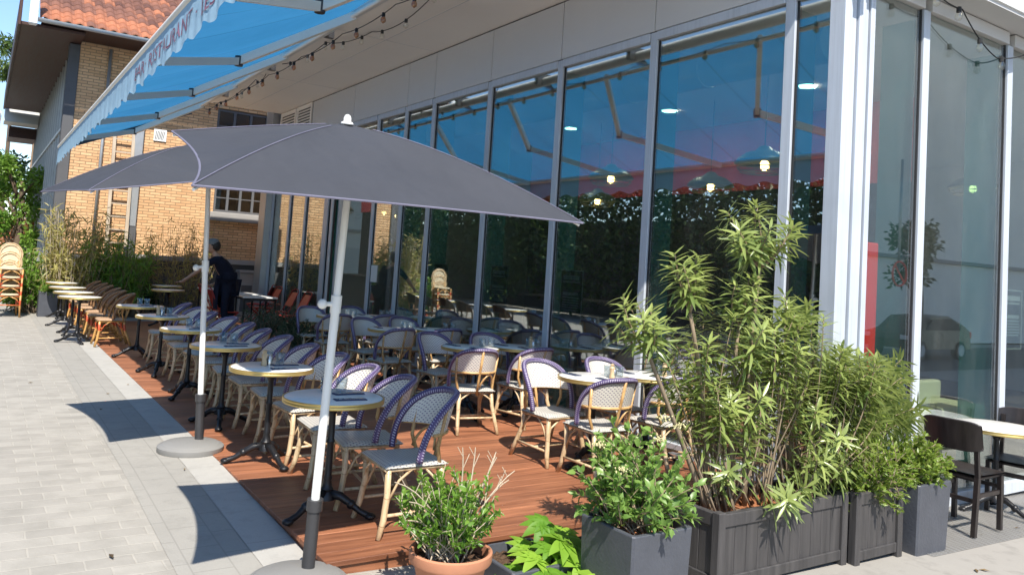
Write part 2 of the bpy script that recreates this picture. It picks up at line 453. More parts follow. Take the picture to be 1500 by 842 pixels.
M['clear'] = m_clear('tumbler_glass'); M['bulbglass'] = m_clear('bulb_glass', (.95,.93,.88), .12)
M['floor_in'] = m_plain('interior_floor', (.09,.08,.07), .4, 0, .15, 1)
M['wall_in'] = m_plain('interior_wall', (.82,.81,.77), .8, 0, .05, 1)
M['red_in'] = m_plain('interior_red', (.78,.055,.075), .6, 0, .1, 1)
M['ceil_in'] = m_plain('interior_ceiling', (.82,.83,.82), .8, 0, .04, 1)
M['duct'] = m_plain('duct_metal', (.52,.50,.36), .35, .5, .12, 3)
M['red'] = m_plain('red_panel', (.80,.035,.02), .45, 0, .05, 2)
M['redmetal'] = m_plain('red_metal', (.45,.035,.025), .42, .1, .15, 6)
M['greybench'] = m_plain('pale_green', (.52,.58,.36), .6, 0, .06, 3)
M['lampshade'] = m_plain('green_enamel', (.13,.19,.13), .35, .2, .1, 8)
M['cage'] = m_plain('cage_wire', (.30,.31,.22), .5, .2); M['bulb_on'] = m_emit('lit_bulb', (1.0, .62, .22), 14.0)
M['lamp_disc'] = m_emit('added_downlight_glow', (1.0, .90, .75), 45.0)  # glow added to the unlit ceiling discs to brighten the room
M['brick'] = m_bricks('yellow_brick'); M['roof'] = m_roof('clay_tiles')
M['zinc'] = m_plain('zinc', (.42,.43,.44), .4, .5, .12, 4); M['brownwood'] = m_wood('brown_board', (.040,.015,.010), (.095,.036,.024), 1, .6)
M['stone'] = m_concrete('grey_render', (.36,.35,.34)); M['darkstone'] = m_concrete('dark_render', (.12,.12,.125))
M['ladder'] = m_wood('ladder_wood', (.42,.33,.24), (.62,.52,.40), 2, .6)
M['frame_shade'] = m_plain('shade_toned_frame', (.115,.12,.13), .6, 0, .08, 5)  # pale window frames coloured dark for the shade in their recess
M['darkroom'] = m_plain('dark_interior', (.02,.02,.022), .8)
M['slate'] = m_plain('slate_planter', (.070,.075,.090), .5, 0, .28, 7, .5)
M['plankdark'] = m_wood('dark_stained_planks', (.034,.032,.033), (.092,.085,.084), 2, .6)
M['terracotta'] = m_plain('terracotta', (.46,.20,.11), .75, 0, .15, 9, .15)
M['soil'] = m_soil('soil', (.05,.03,.02), (.16,.10,.065)); M['chips'] = m_soil('bark_chips', (.20,.075,.035), (.46,.20,.10))
M['twig'] = m_plain('twig', (.28,.21,.14), .8, 0, .3, 20, .3); M['stemwood'] = m_plain('grey_stem', (.24,.18,.12), .8, 0, .3, 18, .3); M['paletwig'] = m_plain('pale_twig', (.46,.38,.28), .8, 0, .2, 20, .3)
M['bark'] = m_plain('bark', (.13,.09,.06), .9, 0, .3, 10, .5)
M['oleander'] = m_leaf('oleander_leaf', (.058,.118,.030), (.36,.42,.125), .30, .36, .7)
M['shrub'] = m_leaf('shrub_leaf', (.065,.165,.032), (.30,.44,.105), .36, .4)
M['smallleaf'] = m_leaf('small_leaf', (.045,.145,.018), (.25,.40,.06), .38, .4)
M['fatsia'] = m_leaf('fatsia_leaf', (.075,.21,.018), (.31,.49,.055), .48, .40, .3)
M['pitto'] = m_leaf('fine_leaf', (.055,.13,.02), (.30,.38,.06), .38, .35)
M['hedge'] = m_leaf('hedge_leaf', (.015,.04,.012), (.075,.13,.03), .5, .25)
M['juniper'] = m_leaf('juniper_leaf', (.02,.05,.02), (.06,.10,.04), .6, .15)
M['bambooleaf'] = m_leaf('bamboo_leaf', (.17,.19,.05), (.52,.44,.16), .5, .4)
M['tree'] = m_leaf('tree_leaf', (.025,.06,.012), (.13,.20,.035), .5, .3)
M['deadleaf'] = m_leaf('dead_leaf', (.06,.04,.02), (.25,.17,.07), .7, .1); M['flower'] = m_plain('cream_flower', (.55,.50,.26), .7)
M['skin'] = m_plain('skin', (.48,.27,.18), .55, 0, .08, 9); M['navy'] = m_fabric('navy_cloth', (.010,.012,.026), 0, None, .85, .4, 9)
M['hair'] = m_plain('dark_hair', (.03,.022,.018), .6, 0, .3, 30); M['greycap'] = m_fabric('grey_cap', (.22,.22,.22))
M['blackwood'] = m_wood('black_stained_wood', (.012,.009,.009), (.035,.026,.024), 2, .38)
M['poster'] = m_plain('dark_poster', (.012,.02,.02), .8, 0, .2, 10); M['chalk'] = m_plain('pale_print', (.26,.34,.33), .7)
M['napkin'] = m_fabric('navy_napkin', (.05,.06,.12)); M['steel'] = m_plain('cutlery_steel', (.55,.55,.55), .25, .9, .05)
M['paint_wall'] = m_concrete('pale_wall', (.88,.86,.79), .5, .1)
M['carpaint'] = m_plain('grey_car_paint', (.022,.021,.02), .25, .3, .05, 2, 0.0); M['tyre'] = m_plain('tyre', (.02,.02,.02), .8)
M['fence'] = m_wood('orange_fence', (.28,.10,.04), (.46,.18,.08), 0)
M['wire'] = m_plain('black_cable', (.015,.015,.015), .6)

# ---------------------------------------------------------------- camera
f_px, yaw, pitch, roll, ppy = 1165.4, .58528, .062824, .063938, 319.1
H = 1.6
cy, sy = math.cos(yaw), math.sin(yaw); cp, sp = math.cos(pitch), math.sin(pitch)
fwd = V(sy*cp, cy*cp, sp); r0 = V(cy, -sy, 0); u0 = r0.cross(fwd)
right = math.cos(roll)*r0 + math.sin(roll)*u0; up = -math.sin(roll)*r0 + math.cos(roll)*u0
cam = bpy.data.cameras.new('camera'); camo = bpy.data.objects.new('camera', cam); COL.objects.link(camo)
mt = Matrix.Identity(4)
for i in range(3):
    mt[i][0] = right[i]; mt[i][1] = up[i]; mt[i][2] = -fwd[i]; mt[i][3] = (0, 0, H)[i]
camo.matrix_world = mt
cam.sensor_width = 36.0; cam.lens = f_px/1500*36; cam.shift_y = -(421-ppy)/1500
cam.clip_start = .05; cam.clip_end = 500
SC.camera = camo

# ---------------------------------------------------------------- light
SUN = V(.235, .72, -1.0).normalized()
el = math.asin(-SUN.z); az = math.atan2(-SUN.x, -SUN.y)
w = bpy.data.worlds.new('World'); SC.world = w; w.use_nodes = True
nt = w.node_tree; nt.nodes.clear()
sky = nt.nodes.new('ShaderNodeTexSky'); sky.sky_type = 'NISHITA'; sky.sun_disc = False
sky.sun_elevation = el; sky.sun_rotation = az; sky.dust_density = .15; sky.ozone_density = 4.0
bg = nt.nodes.new('ShaderNodeBackground'); bg.inputs[1].default_value = .14
wo = nt.nodes.new('ShaderNodeOutputWorld')
nt.links.new(sky.outputs[0], bg.inputs[0]); nt.links.new(bg.outputs[0], wo.inputs[0])
sl = bpy.data.lights.new('sun', 'SUN'); sl.energy = 4.7; sl.angle = math.radians(.5); sl.color = (1.0, .94, .84)
so = bpy.data.objects.new('sun', sl); COL.objects.link(so)
so.rotation_euler = SUN.to_track_quat('-Z', 'Y').to_euler()
so.location = (0, 0, 20)
SC.view_settings.view_transform = 'Standard'; SC.view_settings.look = 'None'
SC.view_settings.gamma = 1.0; SC.view_settings.exposure = .78; SC.view_settings.use_curve_mapping = False
SC.render.engine = 'CYCLES'
SC.cycles.use_denoising = True
SC.cycles.max_bounces = 10; SC.cycles.transparent_max_bounces = 24; SC.cycles.glossy_bounces = 5
SC.cycles.caustics_reflective = False; SC.cycles.caustics_refractive = False
SC.cycles.sample_clamp_indirect = 6.0

# ---------------------------------------------------------------- ground
def cl(x, a, b): return max(a, min(b, x))
def G(x, y):
    return -.012 - .03*cl(6.2-y, 0, 4) - .028*cl(x-1.65, 0, 8)*cl((6.2-y)/2, 0, 1)
def sheet(x0, x1, y0, y1, nx, ny, dz):
    return MB().grid(lambda u, v: (x0+(x1-x0)*u, y0+(y1-y0)*v, G(x0+(x1-x0)*u, y0+(y1-y0)*v)+dz), nx, ny)
g = MB()
xs = [-160,-60,-20,-8,-4,-2,0,.8,1.65,2.4,3.2,4,5,6,7,8,9.65,14,30,80,160]; ys = [-160,-60,-25,-10,-4,0,1,2.2,2.7,3.2,3.7,4.2,4.7,5.2,5.7,6.2,7,9,12,20,40,90,160]
vs = [(x, y, G(x, y)) for y in ys for x in xs]; nx = len(xs)
g.add(vs, [(j*nx+i, j*nx+i+1, (j+1)*nx+i+1, (j+1)*nx+i) for j in range(len(ys)-1) for i in range(nx-1)])
setting('pavement', g, M['pavers'])
setting('kerb_strip', sheet(1.40, 1.66, 3.95, 60, 1, 120, .004), M['kerb'])
setting('paving_band', sheet(.98, 1.395, 3.95, 60, 1, 120, .004), M['band'])
setting('sidewalk', sheet(2.2, 30, -3.5, 3.86, 56, 30, .005), M['walk'])
setting('road', sheet(-60, 90, -8.4, -3.6, 40, 6, .004), M['asphalt'])
# deck of single boards running across the terrace
d = MB(); y = 4.04
while y < 18.2:
    x = 1.65
    cuts = sorted([1.65, 5.42] + [random.uniform(2.6, 4.8)])
    for a, b in zip(cuts, cuts[1:]):
        d.t = random.random()
        d.bbox(a+.001, b-.001, y, y+.1405, -.03, random.uniform(-.0015, .0), .003)
    y += .142
d.t = .2; d.box(1.67, 5.4, 4.055, 4.075, -.09, -.032); d.box(1.67, 1.69, 4.08, 6.2, -.09, -.032)
setting('terrace_deck', d, M['deck'])
lit_ = MB(); RL = random.Random(31)
for k in range(75):
    x = RL.uniform(-2.2, 1.6) if k < 50 else RL.uniform(1.7, 7.5); yv = RL.uniform(2.2, 12) if k < 50 else RL.uniform(2.0, 3.2)
    a = RL.uniform(0, 6.3); l = RL.uniform(.012, .04); wd = l*RL.uniform(.2, .5); z = G(x, yv)+.010
    c, s_ = math.cos(a)*l, math.sin(a)*l; lit_.t = RL.random()
    lit_.add([(x-c, yv-s_, z), (x+s_*wd/l, yv-c*wd/l, z+.006), (x+c, yv+s_, z+.002), (x-s_*wd/l, yv+c*wd/l, z+.008)], [(0,1,2,3)])
setting('fallen_leaves', lit_, M['deadleaf'], kind='stuff')
# metal grating by the side windows
gr = MB()
for k in range(40):
    yy = 3.02 + k*.0185
    gr.grid(lambda u, v: (5.7+4.0*u, yy+.005*v, G(5.7+4*u, yy)+.012), 10, 1)
for k in range(70):
    xx = 5.7 + k*.057
    gr.grid(lambda u, v: (xx+.006*u, 3.02+.73*v, G(xx, 3.02+.73*v)+.0155), 1, 4)
tag(gr.build('floor_grating', M['zinc']), 'steel floor grating in front of the side windows under the black chairs', 'grating', None, 'thing')

# ---------------------------------------------------------------- café building
XF, YR = 5.5, 3.77
cafe = thing('cafe_building', 'modern glass fronted café building with grey panels and a deep overhanging soffit', 'building', (XF, YR, 0))
def part(mb, name, mat, parent=cafe, smooth=False):
    o = mb.build(name, mat, parent, smooth)
    if parent is cafe: o.location = (-XF, -YR, 0)
    return o
def sub(mb, name, mat, parent, smooth=False): return mb.build(name, mat, parent, smooth)
TOPG, PAN0, SOF = 3.97, 4.06, 4.78
mull = [4.225, 5.86, 7.42, 8.97, 10.55, 11.48, 12.55, 14.45, 15.95, 16.95, 18.2]
door = (12.55, 14.45)
def mullion_y(y, wd=.10, z0=-.02, z1=PAN0):
    m = MB(); m.bbox(XF-.035, XF+.03, y-wd/2, y+wd/2, z0, z1, .004)
    m2 = MB(); m2.box(XF-.012, XF+.025, y-wd/2-.016, y-wd/2-.001, z0, z1); m2.box(XF-.012, XF+.025, y+wd/2+.001, y+wd/2+.016, z0, z1)
    p = part(m, 'mullion', M['alu']); sub(m2, 'gasket', M['joint'], p)
for y in mull: mullion_y(y, .10 if y < 18 else .2)
mullion_y(14.75, .22)
edges = [3.80] + mull
for a, b in zip(edges, edges[1:]):
    if (a, b) == door: continue
    if a == 14.45: a = 14.85
    p = part(MB().box(XF-.004, XF+.008, a+.06, b-.06, .09, TOPG), 'window_pane', M['glass'])
    s = MB(); s.box(XF+.06, XF+.36, a+.03, a+.049, .02, TOPG-.02)
    part(s, 'glass_fin', M['fin'])
# door: open dark doorway with transom pane, a leaf swung inside
dl = MB(); dl.bar((XF+.05, 12.64, 0.02), (XF+.05, 12.64, 2.9), .06, .05, (0,1,0)); 
part(MB().bbox(XF-.03, XF+.08, 12.62, 14.38, 3.0, 3.1, .004), 'door_lintel', M['alu'])
part(MB().box(XF+.02, XF+.034, 12.62, 14.38, 3.1, TOPG), 'door_transom_pane', M['glass'])
lf = MB()
for a, b in (((5.6,14.36,.03),(5.6,14.36,2.98)), ((6.7,14.36,.03),(6.7,14.36,2.98)), ((5.6,14.36,.06),(6.7,14.36,.06)), ((5.6,14.36,2.95),(6.7,14.36,2.95))):
    lf.bar(a, b, .07, .05, (0,1,0))
lo = part(lf, 'door_leaf', M['alu']); sub(MB().box(5.64, 6.66, 14.352, 14.366, .1, 2.9), 'leaf_pane', M['glass'], lo)
# sill and head rails
part(MB().bbox(XF-.04, XF+.12, 3.9, 12.5, -.02, .085, .004), 'sill_rail', M['alu']); part(MB().bbox(XF-.04, XF+.12, 14.5, 18.1, -.02, .085, .004), 'sill_rail', M['alu'])
for a, b in zip(edges, edges[1:]):
    part(MB().bbox(XF-.048, XF+.118, a+.052, b-.052, TOPG, PAN0, .004), 'transom', M['alu'])
# grey fascia panels above the glass, with dark open joints
pj = [3.47, 4.30, 5.86, 7.42, 8.97, 10.57, 11.48, 13.71, 15.94]
for a, b in zip(pj, pj[1:]): part(MB().bbox(XF-.035, XF+.1, a+.006, b-.006, PAN0+.012, SOF-.02, .004), 'fascia_panel', M['alu_dark'])
part(MB().box(XF-.02, XF+.08, 3.48, 18.1, PAN0+.001, SOF-.002), 'fascia_backing', M['joint'])
for a, b in ((15.99, 16.95), (17.0, 18.05)):
    fr = MB(); fr.box(XF-.05, XF-.021, a, a+.07, PAN0+.02, SOF-.02); fr.box(XF-.05, XF-.021, b-.07, b, PAN0+.02, SOF-.02)
    fr.box(XF-.05, XF-.021, a+.07, b-.07, SOF-.09, SOF-.02); fr.box(XF-.05, XF-.021, a+.07, b-.07, PAN0+.02, PAN0+.09)
    lv = part(fr, 'louvre_vent', M['soffit'])
    q = MB()
    for k in range(9):
        z = PAN0 + .12 + k*.062
        q.add([(XF-.045, a+.07, z), (XF-.045, b-.07, z), (XF-.022, b-.07, z+.05), (XF-.022, a+.07, z+.05)], [(0,1,2,3)])
    sub(q, 'vent_blade', M['soffit'], lv)
# soffit and roof slab
XS = 3.78
sf = MB(); sf.box(XS, XF+.1, 3.47, 18.1, SOF, SOF+.03)
part(sf, 'soffit', M['soffit'])
part(MB().box(XS-.02, 30, 3.45, 18.12, SOF+.031, SOF+.75), 'roof_slab', M['white'])
part(MB().box(4.62, 4.632, 3.5, 18.0, SOF-.004, SOF-.0005), 'soffit_joint', M['alu_dark'])
for k in (6.9, 10.6, 14.4): part(MB().box(XS+.02, XF-.05, k, k+.008, SOF-.003, SOF-.0005), 'soffit_joint', M['alu_dark'])
for (x, y) in ((4.55, 7.0), (4.6, 12.6)): pass
# side overhang above the right-hand windows
part(MB().box(XF+.6, 30, 3.46, YR+.05, 4.20, 4.23), 'side_soffit', M['alu_dark'])
part(MB().bbox(XF+.12, 30, 3.44, YR+.05, 4.231, SOF+.02, .004), 'side_fascia', M['white'])
# corner column of folded metal
cc = MB()
for a, b, yf in ((-.06,.035,3.69),(.05,.115,3.71),(.13,.215,3.69),(.225,.285,3.715),(.30,.36,3.70)): cc.bbox(XF+a, XF+b, yf, 3.83, -.24, PAN0+.12, .004)
c2 = part(cc, 'corner_column', M['alu'])
sub(MB().box(XF-.04, XF+.355, 3.745, 3.825, -.235, PAN0+.1), 'gasket', M['joint'], c2)
rm = [5.86, 6.69, 8.19, 9.7, 11.2, 12.7, 14.2, 15.7]
for x in rm[1:]:
    m = MB(); m.bbox(x-.05, x+.05, YR-.035, YR+.03, -.24, 4.07, .004)
    m2 = MB(); m2.box(x-.068, x-.051, YR-.012, YR+.025, -.24, 4.07); m2.box(x+.051, x+.068, YR-.012, YR+.025, -.24, 4.07)
    p = part(m, 'mullion', M['alu']); sub(m2, 'gasket', M['joint'], p)
for a, b in zip(rm, rm[1:]):
    part(MB().box(a+.06, b-.06, YR-.004, YR+.008, -.12, 4.06), 'window_pane', M['glass_side'])
    part(MB().box(b-.04, b-.021, YR+.06, YR+.36, 0, 4.0), 'glass_fin', M['fin'])
    part(MB().bbox(a+.057, b-.057, YR-.048, YR+.118, 4.071, 4.19, .004), 'transom', M['alu_dark'])
    part(MB().bbox(a+.057, b-.057, YR-.048, YR+.118, -.24, -.13, .004), 'sill_rail', M['alu'])
# interior shell
part(MB().box(XF+.13, 18, YR+.13, 18.6, -.06, .005), 'interior_floor', M['floor_in'])
part(MB().box(9.7, 9.9, 5.6, 14.0, 3.02, 4.1), 'interior_red_wall', M['red_in'])
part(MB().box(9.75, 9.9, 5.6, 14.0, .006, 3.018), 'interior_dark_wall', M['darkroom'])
part(MB().box(15.5, 15.7, YR+.13, 18.6, .006, 4.1), 'interior_back_wall', M['wall_in'])
part(MB().box(XF+.13, 15.5, 18.4, 18.6, .006, 4.1), 'interior_end_wall', M['wall_in'])
part(MB().box(XF+.13, 18, YR+.13, 18.6, 4.1, 4.16), 'interior_ceiling', M['ceil_in'])
part(MB().box(10.2, 15.4, 8.8, 9.0, 2.0, 4.1), 'added_partition', M['wall_in'])  # partition added to brighten the side panes above and darken them below
part(MB().box(10.2, 15.4, 8.82, 9.0, .006, 1.998), 'added_partition', M['darkroom'])
dl_ = MB()
for (x, y) in ((6.9,4.9),(6.9,7.2),(6.9,9.6),(6.9,12.0),(8.4,6.2),(8.4,8.6),(8.4,11.0)): dl_.lathe([(.10,4.085),(.10,4.099)], 20, (x, y, 0))
part(dl_, 'ceiling_downlight', M['lamp_disc'])
dct = MB(); dct.tube([(6.15, 4.3, 3.78), (6.15, 18.2, 3.78)], .17, 16); 
for k in range(12): dct.tube([(6.15, 4.6+k*1.15, 3.78), (6.15, 4.64+k*1.15, 3.78)], .182, 16)
part(dct, 'ventilation_duct', M['duct'], cafe, 'auto')
cb = MB(); cb.bbox(8.6, 9.2, 6.8, 12.4, .006, 1.1, .01); cb.bbox(8.5, 9.3, 6.7, 12.5, 1.101, 1.14, .01)
o = cb.build('bar_counter', M['darkstone']); tag(o, 'grey bar counter inside the café behind the long glass front', 'counter', None, 'thing')
o = MB().bbox(6.13, 6.37, 3.92, 3.965, -.1, 2.01, .01).build('display_board', M['red']); tag(o, 'bright red upright panel standing just behind the first side window', 'panel', None, 'thing')
bn = thing('padded_bench', 'pale green bench with upright back inside the side window by the black chairs', 'bench', (8.5, 4.7, .005))
MB().bbox(-.9, .9, -.25, .25, .0, .42, .02).build('seat', M['greybench'], bn); MB().bbox(-.9, .9, .251, .36, .0, .62, .02).build('backrest', M['greybench'], bn)

# ---------------------------------------------------------------- pendant lamps inside
def pendant():
    t = thing('pendant_lamp', 'x', 'lamp', (0,0,0), 0, 'lit pendant lamps inside the café')
    m = MB(); prof = [(.03,.20),(.06,.19),(.10,.145),(.2,.115),(.29,.05),(.32,.0),(.315,.0),(.28,.045),(.19,.105),(.05,.14)]
    m.lathe(prof, 28, cap=False); m.build('lamp_shade', M['lampshade'], t, True)
    m = MB()
    for zz, rr in ((0,.297),(-.05,.285),(-.09,.25)): m.tube([(rr*math.cos(a), rr*math.sin(a), zz) for a in np.linspace(0, 2*PI, 25)[:-1]], .006, 5, closed=True)
    for k in range(12):
        a = PI*k/6; c, s = math.cos(a), math.sin(a)
        m.tube([(.297*c,.297*s,0),(.285*c,.285*s,-.05),(.25*c,.25*s,-.09),(.1*c,.1*s,-.105)], .004, 5)
    m.build('wire_cage', M['cage'], t)
    m = MB(); m.ball((0,0,-.015), .048, 12, 8, (1,1,1.25)); m.build('bulb', M['bulb_on'], t, True)
    m = MB(); m.tube([(0,0,.19),(0,0,2.0)], .006, 6); m.build('cord', M['wire'], t)
    return t
pl = pendant()
for i, (x, y, z, lab) in enumerate([
    (7.0, 5.67, 2.90, 'large lit cage pendant lamp behind the pane above the tallest oleander stem'),
    (7.3, 8.56, 2.95, 'lit cage pendant lamp in the pane right of the umbrella canopy'),
    (8.3, 7.62, 2.90, 'smaller lit pendant hanging deeper in the room under the reflected awning arm'),
    (8.4, 10.16, 2.80, 'lit pendant half hidden low behind the second pane, the faintest lamp there'),
    (11.4, 5.65, 3.12, 'lit pendant seen through the side windows above the reflected car'),
    (7.2, 15.4, 2.55, 'lit pendant glowing through the dark open doorway')]):
    if i == 0: pl.location = (x, y, z); pl['label'] = lab
    else: dup(pl, (x, y, z), 0, lab)

# ---------------------------------------------------------------- posters on the glass
def poster(loc, rz, wd, ht, label):
    t = thing('window_poster', label, 'poster', loc, rz, 'menu posters on the glass')
    MB().box(-wd/2, wd/2, -.006, 0, 0, ht).build('sheet', M['poster'], t)
    m = MB()
    for a, b, c, e in ((-wd/2, wd/2, 0, .012), (-wd/2, wd/2, ht-.012, ht), (-wd/2, -wd/2+.012, .013, ht-.013), (wd/2-.012, wd/2, .013, ht-.013)): m.box(a, b, -.0095, -.0065, c, e)
    m.build('border', M['chalk'], t)
    m = MB(); rr = random.Random(5)
    z = ht*.9
    for big, n, hh in ((1, 1, .05), (0, 1, .02), (1, 1, .035), (0, 1, .018), (0, 5, .013)):
        if hh == .035: z -= .09
        for k in range(n):
            x = -wd*.38
            while x < wd*.36:
                l = rr.uniform(.012, .03) * (1.4 if big else 1)
                if x + l > wd*.38: break
                m.box(x, x+l, -.0090, -.0065, z-hh, z); x += l + .007
            z -= hh + .014
    m.build('printed_lines', M['chalk'], t)
    return t
poster((XF+.020, 7.03, 1.02), -PI/2, .40, .60, 'dark menu poster with pale print on the pane left of the oleander')
poster((XF+.020, 8.53, 1.02), -PI/2, .40, .60, 'dark menu poster in the middle pane, between the other two left of the oleander')
poster((XF+.020, 10.08, 1.0), -PI/2, .40, .60, 'dark menu poster on the narrow pane nearest the umbrella pole')
poster((8.47, YR+.020, 1.12), 0, .34, .58, 'menu poster on the side window at the right edge behind the black chairs')
o = MB().box(XF-.014, XF-.006, 12.22, 12.46, 1.22, 1.5).build('door_notice', M['white']); tag(o, 'small white notice sticker on the pane beside the open doorway', 'sticker', None, 'thing')

# ---------------------------------------------------------------- awning
AZ, AX = 3.48, 1.185; RZ_, RX = 4.64, 3.62; AY0, AY1 = 3.9, 18.7
aw = thing('awning', 'faded blue retractable awning with a pale lettered valance over the terrace', 'awning', (RX, 4, RZ_))
def apart(mb, name, mat, parent=None, smooth=False):
    o = mb.build(name, mat, parent or aw, smooth)
    if parent is None: o.location = (-RX, -4, -RZ_)
    return o
def afab(u, v):
    yy = AY0 + (AY1-AY0)*u - .5*v*u
    sag = -.10*math.sin(PI*v) * (.7+.3*math.sin(yy*2.1)) + .016*math.sin(yy*5.3)*math.sin(PI*v)
    return (AX + (RX-AX)*v, yy, AZ + (RZ_-AZ)*v + sag + .03)
apart(MB().grid(afab, 90, 14), 'fabric', M['awning'], None, True)
apart(MB().tube([(AX-.01, AY0, AZ), (AX-.01, AY1, AZ)], .045, 12), 'front_bar', M['arm'], None, 'auto')
apart(MB().tube([(RX, AY0, RZ_), (RX, AY1-.5, RZ_)], .07, 14), 'roller', M['white'], None, 'auto')
apart(MB().tube([(RX-.14, AY0, RZ_-.14), (RX-.14, AY1-.5, RZ_-.14)], .03, 10), 'support_tube', M['arm'], None, 'auto')
def val(u, v):
    yy = AY0 + (AY1-AY0)*u
    hem = .31 + .03*math.cos(yy*2*PI/.55)
    return (AX-.035 + .007*math.sin(yy*13)*v + .005*math.sin(yy*29+1)*v, yy, AZ-.035 - hem*v)
vl = apart(MB().grid(val, 500, 5), 'valance', M['valance'], None, True)
tc = bpy.data.curves.new('lettering', 'FONT'); tc.body = 'BAR · RESTAURANT · LES T'; tc.size = .19; tc.space_character = 1.0
to = bpy.data.objects.new('tmp', tc); COL.objects.link(to)
dg = bpy.context.evaluated_depsgraph_get(); dg.update()
me = bpy.data.meshes.new_from_object(to.evaluated_get(dg)); bpy.data.objects.remove(to)
wtxt = max(v.co.x for v in me.vertices)
for v in me.vertices:
    yy = 8.8 - v.co.x*(3.6/wtxt); zz = AZ - .25 + v.co.y
    vv = cl((AZ-.035-zz)/.30, 0, 1)
    v.co = Vector((AX-.040 + .007*math.sin(yy*13)*vv + .005*math.sin(yy*29+1)*vv, yy, zz))
me.materials.clear(); me.materials.append(M['letter'])
lo = bpy.data.objects.new('lettering', me); COL.objects.link(lo); lo.parent = vl
for ya in (6.2, 9.0, 11.6, 14.4, 17.0):
    m = MB(); e = ((AX+RX)/2+.02, ya+.9, (AZ+RZ_)/2-.16)
    m.bar((RX-.1, ya, RZ_-.13), e, .06, .10); m.bar(e, (AX+.05, ya-.25, AZ-.03), .055, .09)
    arm = apart(m, 'folding_arm', M['arm'])
    k = MB(); k.tube([(e[0], e[1], e[2]-.06), (e[0], e[1], e[2]+.06)], .05, 10); sub(k, 'elbow', M['dark_metal'], arm)
m = MB(); m.bar((AX+.05, AY1-.25, AZ-.03), (RX-.1, AY1-.7, RZ_-.16), .05, .06)
apart(m, 'side_arm', M['dark_metal'])
for ya in (4.6, 8.2, 10.4, 13.0, 16.0):
    m = MB(); m.box(RX-.2, RX+.16, ya, ya+.08, RZ_-.06, RZ_+.12); apart(m, 'bracket', M['dark_metal'])

# ---------------------------------------------------------------- festoon lights
def festoon(name, pts, label, bulbs, mat, sag=.12, n=10):
    t = thing(name, label, 'string lights', pts[0])
    path = []
    for a, b in zip(pts, pts[1:]):
        a = Vector(a); b = Vector(b)
        for k in range(n):
            q = k/n; p = a.lerp(b, q); p.z -= sag*4*q*(1-q)*(b-a).length/1.6; path.append(p)
    path.append(Vector(pts[-1]))
    o = MB().tube(path, .006, 5).build('cable', M['wire'], t); o.location = -Vector(pts[0])
    step = max(1, len(path)//bulbs)
    for i in range(step//2, len(path), step):
        p = path[i] - Vector(pts[0])
        b = MB().lathe([(.016,-.016),(.022,-.04),(.033,-.07),(.031,-.095),(.004,-.115)], 10, p).build('bulb', mat, t, True)
        MB().lathe([(.010,.016),(.021,.010),(.022,-.034),(.015,-.036)], 8, p).build('socket', M['wire'], b)
amberg = m_glass_pane('amber_glass', (.75,.5,.3), .12)
y0s = [5.0, 6.6, 8.2, 9.8, 11.4, 13.0, 14.6, 16.2, 17.4]
festoon('string_lights', [(RX+.05, y, RZ_-.15) for y in y0s], 'row of amber festoon bulbs hanging along the awning roller', 14, amberg, .05)
festoon('string_lights', [(RX+.02, 12.2, RZ_-.12), (3.95, 11.2, 4.72), (4.28, 10.3, 4.76), (4.2, 8.3, 4.77), (4.0, 6.4, 4.77)], 'clear bulb string swagging across the white soffit', 9, M['bulbglass'], .10)
festoon('string_lights', [(RX+.02, 16.6, RZ_-.12), (3.9, 14.6, 4.72), (RX+.06, 13.2, RZ_-.1)], 'short bulb string dangling from the far end of the soffit', 4, M['bulbglass'], .10)
festoon('string_lights', [(6.3, 3.55, 4.19), (7.0, 3.6, 4.12), (7.75, 3.66, 3.85), (8.6, 3.62, 4.16)], 'clear bulb string hanging before the side windows', 5, M['bulbglass'], .10)

